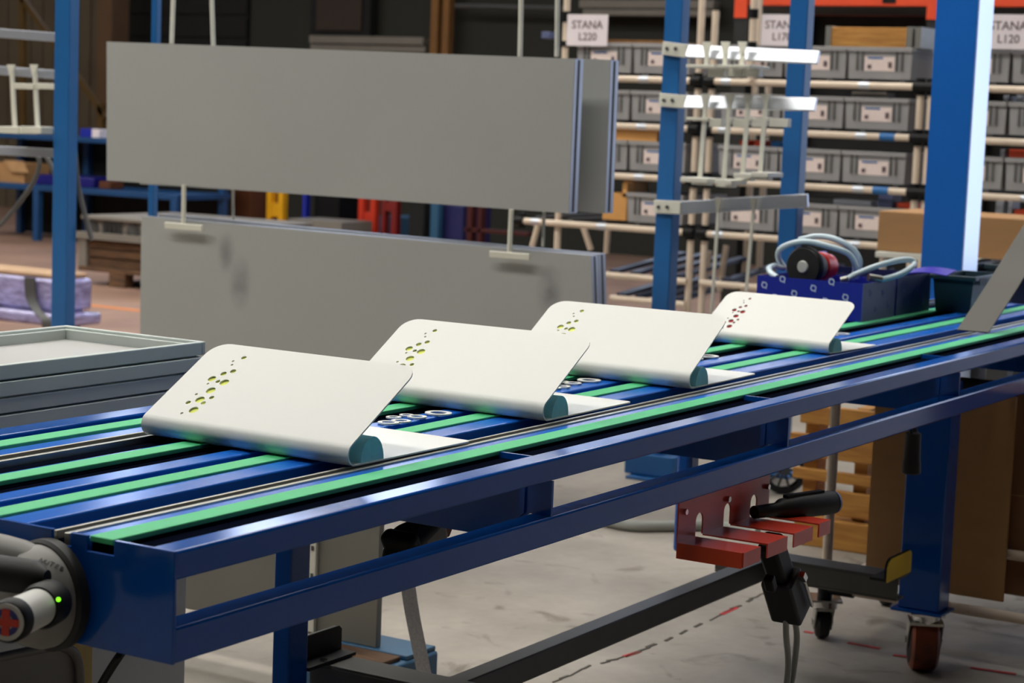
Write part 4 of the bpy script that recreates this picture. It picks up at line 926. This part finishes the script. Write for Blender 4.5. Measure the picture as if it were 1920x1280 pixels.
# ================================================================ FAR LEFT: PALLETS, BENCH, STAIRS
p_ = onz(205, 538, 0); XK = p_.x
hx = thing('pallet', 'old wooden pallet on the pink floor under the dark crate', 'pallet', (XK+.6, onx(260, 520, XK).y, 0))
yL, yR_ = onx(147, 480, XK).y, onx(420, 480, XK).y
zP, zQ, zW, zX = onx(220, 513, XK).z, onx(220, 505, XK).z, onx(215, 452, XK).z, onx(215, 408, XK).z
for k in range(4): part('board', B().box(XK+k*.3, XK+k*.3+.22, yR_, yL, zP, zQ), WOODO, hx)
for y in (yL-.4, (yL+yR_)/2, yR_+.1):
    for dx in (0, .55, 1.02): part('block', B().box(XK+dx, XK+dx+.1, y-.08, y+.08, 0, zP), WOODO, hx)
oc = thing('timber_crate', 'dark weathered timber crate standing on the old pallet', 'crate', (XK+.6, (yL+yR_)/2, zQ))
for k in range(3): part('plank', B().box(XK+.05, XK+1.1, yR_, yL, zQ+.001+(zW-zQ)*k/3, zQ+(zW-zQ)*(k+1)/3-.008), WOODO, oc, .006)
part('post', B().box(XK+.02, XK+.05, yL-.06, yL+.02, zQ, zW), PALE, oc)
ac = thing('cooling_unit', 'pale metal cooling unit with two round fans on the timber crate', 'cooling unit', (XK+.6, (yL+yR_)/2, zW))
part('casing', B().box(XK+.06, XK+1.05, yR_, yL-.02, zW, zX-.03), PALE, ac, .01); part('lid', B().box(XK+.02, XK+1.08, yR_, yL, zX-.03, zX), PALE, ac, .006); part('sill', B().box(XK+.0, XK+.06, yR_, yL+.04, zW, zW+.05), PALE, ac)
for px in (173, 250):
    c_ = onx(px, 436, XK+.055); c_.z = (zW+zX)/2-.01; part('fan', B().lathe([(0, .062), (.006, .062)], c_, (-1, 0, 0), 28), DIM, ac)
    for a in range(4):
        d = V((0, math.cos(a*.785), math.sin(a*.785))); part('fan_guard', B().bar(c_-d*.06+V((-.012, 0, 0)), c_+d*.06+V((-.012, 0, 0)), .008, .008, up=(1, 0, 0)), BINEDGE, ac)
gr = RX(195, 418, 226, 440, XK+.05); b = B()
for j in range(5): yy = gr[0]+(gr[1]-gr[0])*j/4; b.box(XK+.045, XK+.058, yy-.012, yy+.012, gr[2], gr[3])
for j in range(4): zz = gr[2]+(gr[3]-gr[2])*j/3; b.box(XK+.045, XK+.058, gr[0], gr[1], zz-.012, zz+.012)
part('grille', b, DIM, ac)
# shrink wrapped pallet load
f0 = onz(100, 655, 0); XS = 6.6
y0, y1 = onx(112, 560, XS).y, onx(-60, 560, XS).y+.6
xe = ony(174, 560, y0).x; yl0 = onx(118, 605, XS-.1).y; xl = ony(192, 605, yl0).x
sw = thing('wrapped_load', 'shrink wrapped pallet load with glints coloured into its film beside the blue post', 'pallet load', ((XS+xe)/2, (y0+y1)/2, 0))
zt2 = onx(80, 522, XS).z; zl2 = onx(60, 585, XS-.1).z
part('wrapped_stack', B().box(XS, xe, y0, y1, zl2, zt2), WRAP, sw, .02)
part('lower_stack', B().box(XS-.1, xl, yl0, y1+.1, .14, zl2), WRAP, sw, .02)
part('kraft_cover', B().box(XS+.02, xe-.02, y0+.03, y1, zt2, zt2+.03), CANVAS, sw, .01)
part('strap', B().strip(smooth([onx(56, 520, XS-.02), onx(58, 555, XS-.02), onx(68, 580, XS-.06), onx(86, 600, XS-.14), onx(95, 625, XS-.14)], 4), (0, .08, 0), .012), DIM, sw)
for y in (yl0+.1, (y0+y1)/2, y1): part('pallet_block', B().box(XS-.08, XS+.06, y-.08, y+.08, 0, .14), WOODO, sw)
# blue workbench against the wall
XW = 12.8
wbn = thing('workbench', 'long blue steel workbench with an upper shelf in front of the brown wall', 'workbench', (XW+.4, onx(150, 440, XW).y, 0))
y0, y1 = onx(331, 370, XW).y, onx(-70, 370, XW).y
zw_ = onx(200, 356, XW).z; zs_ = onx(100, 256, XW).z; th_ = .055
part('bench_top', B().box(XW, XW+.8, y0, y1, zw_-th_, zw_), BENCHBLUE, wbn, .006)
part('upper_shelf', B().box(XW+.3, XW+.8, onx(200, 262, XW).y-.6, y1, zs_-.05, zs_), BENCHBLUE, wbn, .006)
for px in (66, 324, -60):
    yy = onx(px, 400, XW).y; part('leg', B().box(XW, XW+.07, yy-.035, yy+.035, 0, zw_-th_), BENCHBLUE, wbn, .004); part('leg', B().box(XW+.7, XW+.77, yy-.035, yy+.035, 0, zs_-.05), BENCHBLUE, wbn, .004)
part('under_bench_shade', B().box(XW+.78, XW+.8, y0, y1, .02, zw_-th_), BLACKW, wbn)  # added black sheet in place of the shadow under the bench
part('pegboard', B().box(XW+.78, XW+.8, y0, y1, zw_, zs_-.05), BLACKW, wbn)
rc = (0, 300, 46, 356); y0, y1, z0, z1 = RX(*rc, XW+.1)
cbx = thing('cardboard_box', 'open cardboard box with a raised flap on the blue workbench', 'box', (XW+.25, (y0+y1)/2, zw_), None)
part('box_body', B().box(XW+.1, XW+.45, y0, y1+.1, zw_+.001, z1-.03), CARD, cbx); part('flap', B().slab([onx(px, py, XW+.08) for px, py in ((8, 300), (44, 302), (54, 324), (22, 322))], (-.01, 0, 0)), mat('light_cardboard', (178, 140, 98), .8), cbx)
y0, y1, z0, z1 = RX(62, 330, 175, 352, XW+.1)
single('parts_tray', B().box(XW+.1, XW+.5, y0, y1, zw_+.001, z1), mat('deep_blue_plastic', (26, 24, 110), .4), 'deep blue plastic parts tray on the blue workbench', 'tray', (XW+.3, (y0+y1)/2, zw_), bevel=.01)
y0, y1, z0, z1 = RX(185, 340, 206, 352, XW+.1)
single('small_part', B().box(XW+.1, XW+.3, y0, y1, zw_+.001, z1), BRASS, 'small brown part on the blue workbench near the grey board', 'part', (XW+.2, (y0+y1)/2, zw_), bevel=.01)
y0, y1, z0, z1 = RX(150, 241, 172, 257, XW+.35)
bxx = thing('spray_can', 'small blue and white box on the upper shelf of the workbench', 'box', (XW+.4, (y0+y1)/2, zs_))
part('box_body', B().box(XW+.35, XW+.5, y0, y1, zs_+.001, z1), LOGOBLUE, bxx, .004); yw = onx(185, 250, XW+.35).y; part('white_end', B().box(XW+.35, XW+.5, yw, y0, zs_+.001, z1), PAPER, bxx, .004)
for pts_, lab in (([(68, 285, 4.9), (74, 305, 4.9), (66, 335, 4.9), (40, 375, 4.9), (0, 422, 4.9), (-40, 450, 4.9)], 'dim grey hose hanging in a curve below the lowest pale bar'), ([(84, 288, 4.95), (98, 315, 4.95), (110, 350, 4.95)], 'short dim grey hose running behind the blue post'), ([(128, 222, 4.672), (136, 240, 4.7), (141, 290, 4.7), (147, 350, 4.7), (160, 405, 4.7), (172, 450, 4.7)], 'dim grey hose hanging down between the blue post and grey board')):
    P_ = [onx(*q) for q in pts_]; single('hanging_hose', B().tube(smooth(P_), .011), DHOSE, lab, 'hose', P_[-1], 'hanging hoses')
single('wall_column', boxx((181, -60, 208, 330), 16.2, .3), TAN, 'tan column in front of the brown wall beside the dark door', 'column', base((181, -60, 208, 330), 16.2))
sr = thing('stair_railing', 'ochre steel stair with sloping stringers in front of the brown wall', 'stairs', onx(110, 330, 15.5))
for a, c, w_ in (((24, -30), (200, 222), .06), ((42, -40), (44, 235), .075), ((190, 195), (192, 345), .075)): part('rail', B().bar(onx(*a, 15.5), onx(*c, 15.5), w_, .06, up=(1, 0, 0)), OCHRE, sr)

# ================================================================ SEEN BETWEEN THE HANGING BOARDS AND ABOVE THEM
XG = 14.0
def gap(name, rects, m, label, cat, X=XG, th=.08, pname='leg'):
    y0, y1, z0, z1 = RX(*rects[0], X); t = thing(name, label, cat, (X, (y0+y1)/2, 0))
    for k, r in enumerate(rects):
        y0, y1, z0, z1 = RX(*r, X); part(pname if k < 2 else 'crosspiece', B().box(X, X+th, y0, y1, 0 if k < 2 else z0, z1), m, t, .004)
    return t
gap('brown_cabinet', [(392, 300, 470, 408)], BRASS, 'dull brown cabinet seen between the hanging boards', 'cabinet', th=.5, pname='cabinet_body')
gap('dark_cabinet', [(330, 300, 388, 408)], DIM, 'dark grey cabinet seen between the boards beside the workbench', 'cabinet', th=.4, pname='cabinet_body')
gap('yellow_frame', [(500, 300, 509, 425), (521, 300, 531, 425), (509, 381, 521, 406)], YELLOW, 'yellow upright frame with a cross piece seen between the boards', 'rack frame')
gap('red_frame', [(672, 300, 682, 436), (694, 300, 704, 436), (682, 398, 694, 421)], RED, 'red upright frame seen between the boards', 'rack frame')
gap('red_frame', [(716, 300, 722, 440), (734, 300, 744, 440), (722, 378, 734, 396)], DRED, 'dark red upright frame next to the brighter red one', 'rack frame')
gap('teal_post', [(808, 300, 823, 446)], TEALP, 'steel blue post seen between the hanging boards', 'post', pname='post')
gap('black_cabinet', [(768, 300, 796, 442)], BLACKW, 'black cabinet beside the steel blue post', 'cabinet', th=.3, pname='cabinet_body')
gap('dark_red_rack', [(876, 300, 886, 455), (896, 300, 904, 455), (870, 431, 990, 438)], mat('deep_red_paint', (66, 14, 12), .5), 'dark red rack low behind the pipe rack', 'rack')
gap('blue_cloth_cart', [(826, 386, 868, 420)], mat('dim_blue_cover', (26, 26, 84), .6), 'cart with a blue cover seen between the boards', 'cart', X=XG+.12, th=.5, pname='cover')
gap('teal_bench', [(705, 408, 800, 424)], TEALP, 'steel blue bench behind the red frames', 'bench', X=XG+.3, th=.5, pname='bench_body')
gap('pale_cart', [(540, 413, 640, 426)], PALE, 'low pale cart on the floor between yellow and red frames', 'cart', X=XG-.6, th=.5, pname='platform')
gap('machine', [(590, 330, 636, 412)], BLACKP, 'black machine standing between the yellow and red frames', 'machine', X=XG+.1, th=.5, pname='machine_body')
gap('blue_pole', [(568, 300, 574, 398)], LOGOBLUE, 'slim blue pole beside the black machine', 'pole', pname='pole')
# things high on the wall
X7 = HX1-.25
single('wooden_post', boxx((808, -60, 821, 110), X7, .1), WPLANK, 'brown wooden post against the dark wall, nearer the framed picture', 'post', base((808, -60, 821, 110), X7))
single('wooden_post', boxx((830, -60, 842, 110), X7, .1), WPLANK, 'brown wooden post against the dark wall, nearer the pipe rack', 'post', base((830, -60, 842, 110), X7))
wf = thing('wall_cabinet', 'dark brown hatch with a black surround on the dark wall', 'cabinet', base((593, -60, 692, 62), X7))
part('surround', boxx((583, -60, 695, 66), X7+.06, .1), BLACKW, wf); part('hatch', boxx((594, -60, 678, 57), X7+.03, .03), mat('dark_brown', (48, 34, 26), .7), wf)
lg = thing('wall_shelf', 'long pale shelf ledge on the dark wall above the upper board', 'shelf', base((580, 68, 795, 95), X7))
part('ledge', boxx((580, 68, 793, 82), X7, .2), PALE, lg); part('ledge_lower', boxx((582, 84, 797, 96), X7+.04, .16), PALE, lg)
du = thing('cable_duct', 'long pale duct on the dark wall above the sign', 'duct', base((1085, 0, 1340, 30), X7))
part('duct', boxx((1085, 0, 1338, 16), X7, .15), PALE, du, .01); part('duct_lower', boxx((1092, 18, 1341, 30), X7-.03, .12), PALE, du, .01)
single('wall_pipe', B().cyl(onx(855, 11, X7), onx(1060, 16, X7), .028, seg=12), DIM, 'thin grey pipe running along the dark wall', 'pipe', onx(960, 13, X7))
for rc_, lab_ in (((1014, 72, 1030, 99), 'small slate grey box on the brown board above the hanging boards'), ((1073, 76, 1085, 99), 'slate grey block in front of the sign with L220')):
    y0, y1, z0, z1 = RX(*rc_, XR+.1); single('slate_box', B().box(XR+.1, XR+.2, y0, y1, zb1+.022, max(z1, zb1+.06)), MATS['slate_blue'], lab_, 'box', (XR+.15, (y0+y1)/2, zb1+.022), bevel=.003)
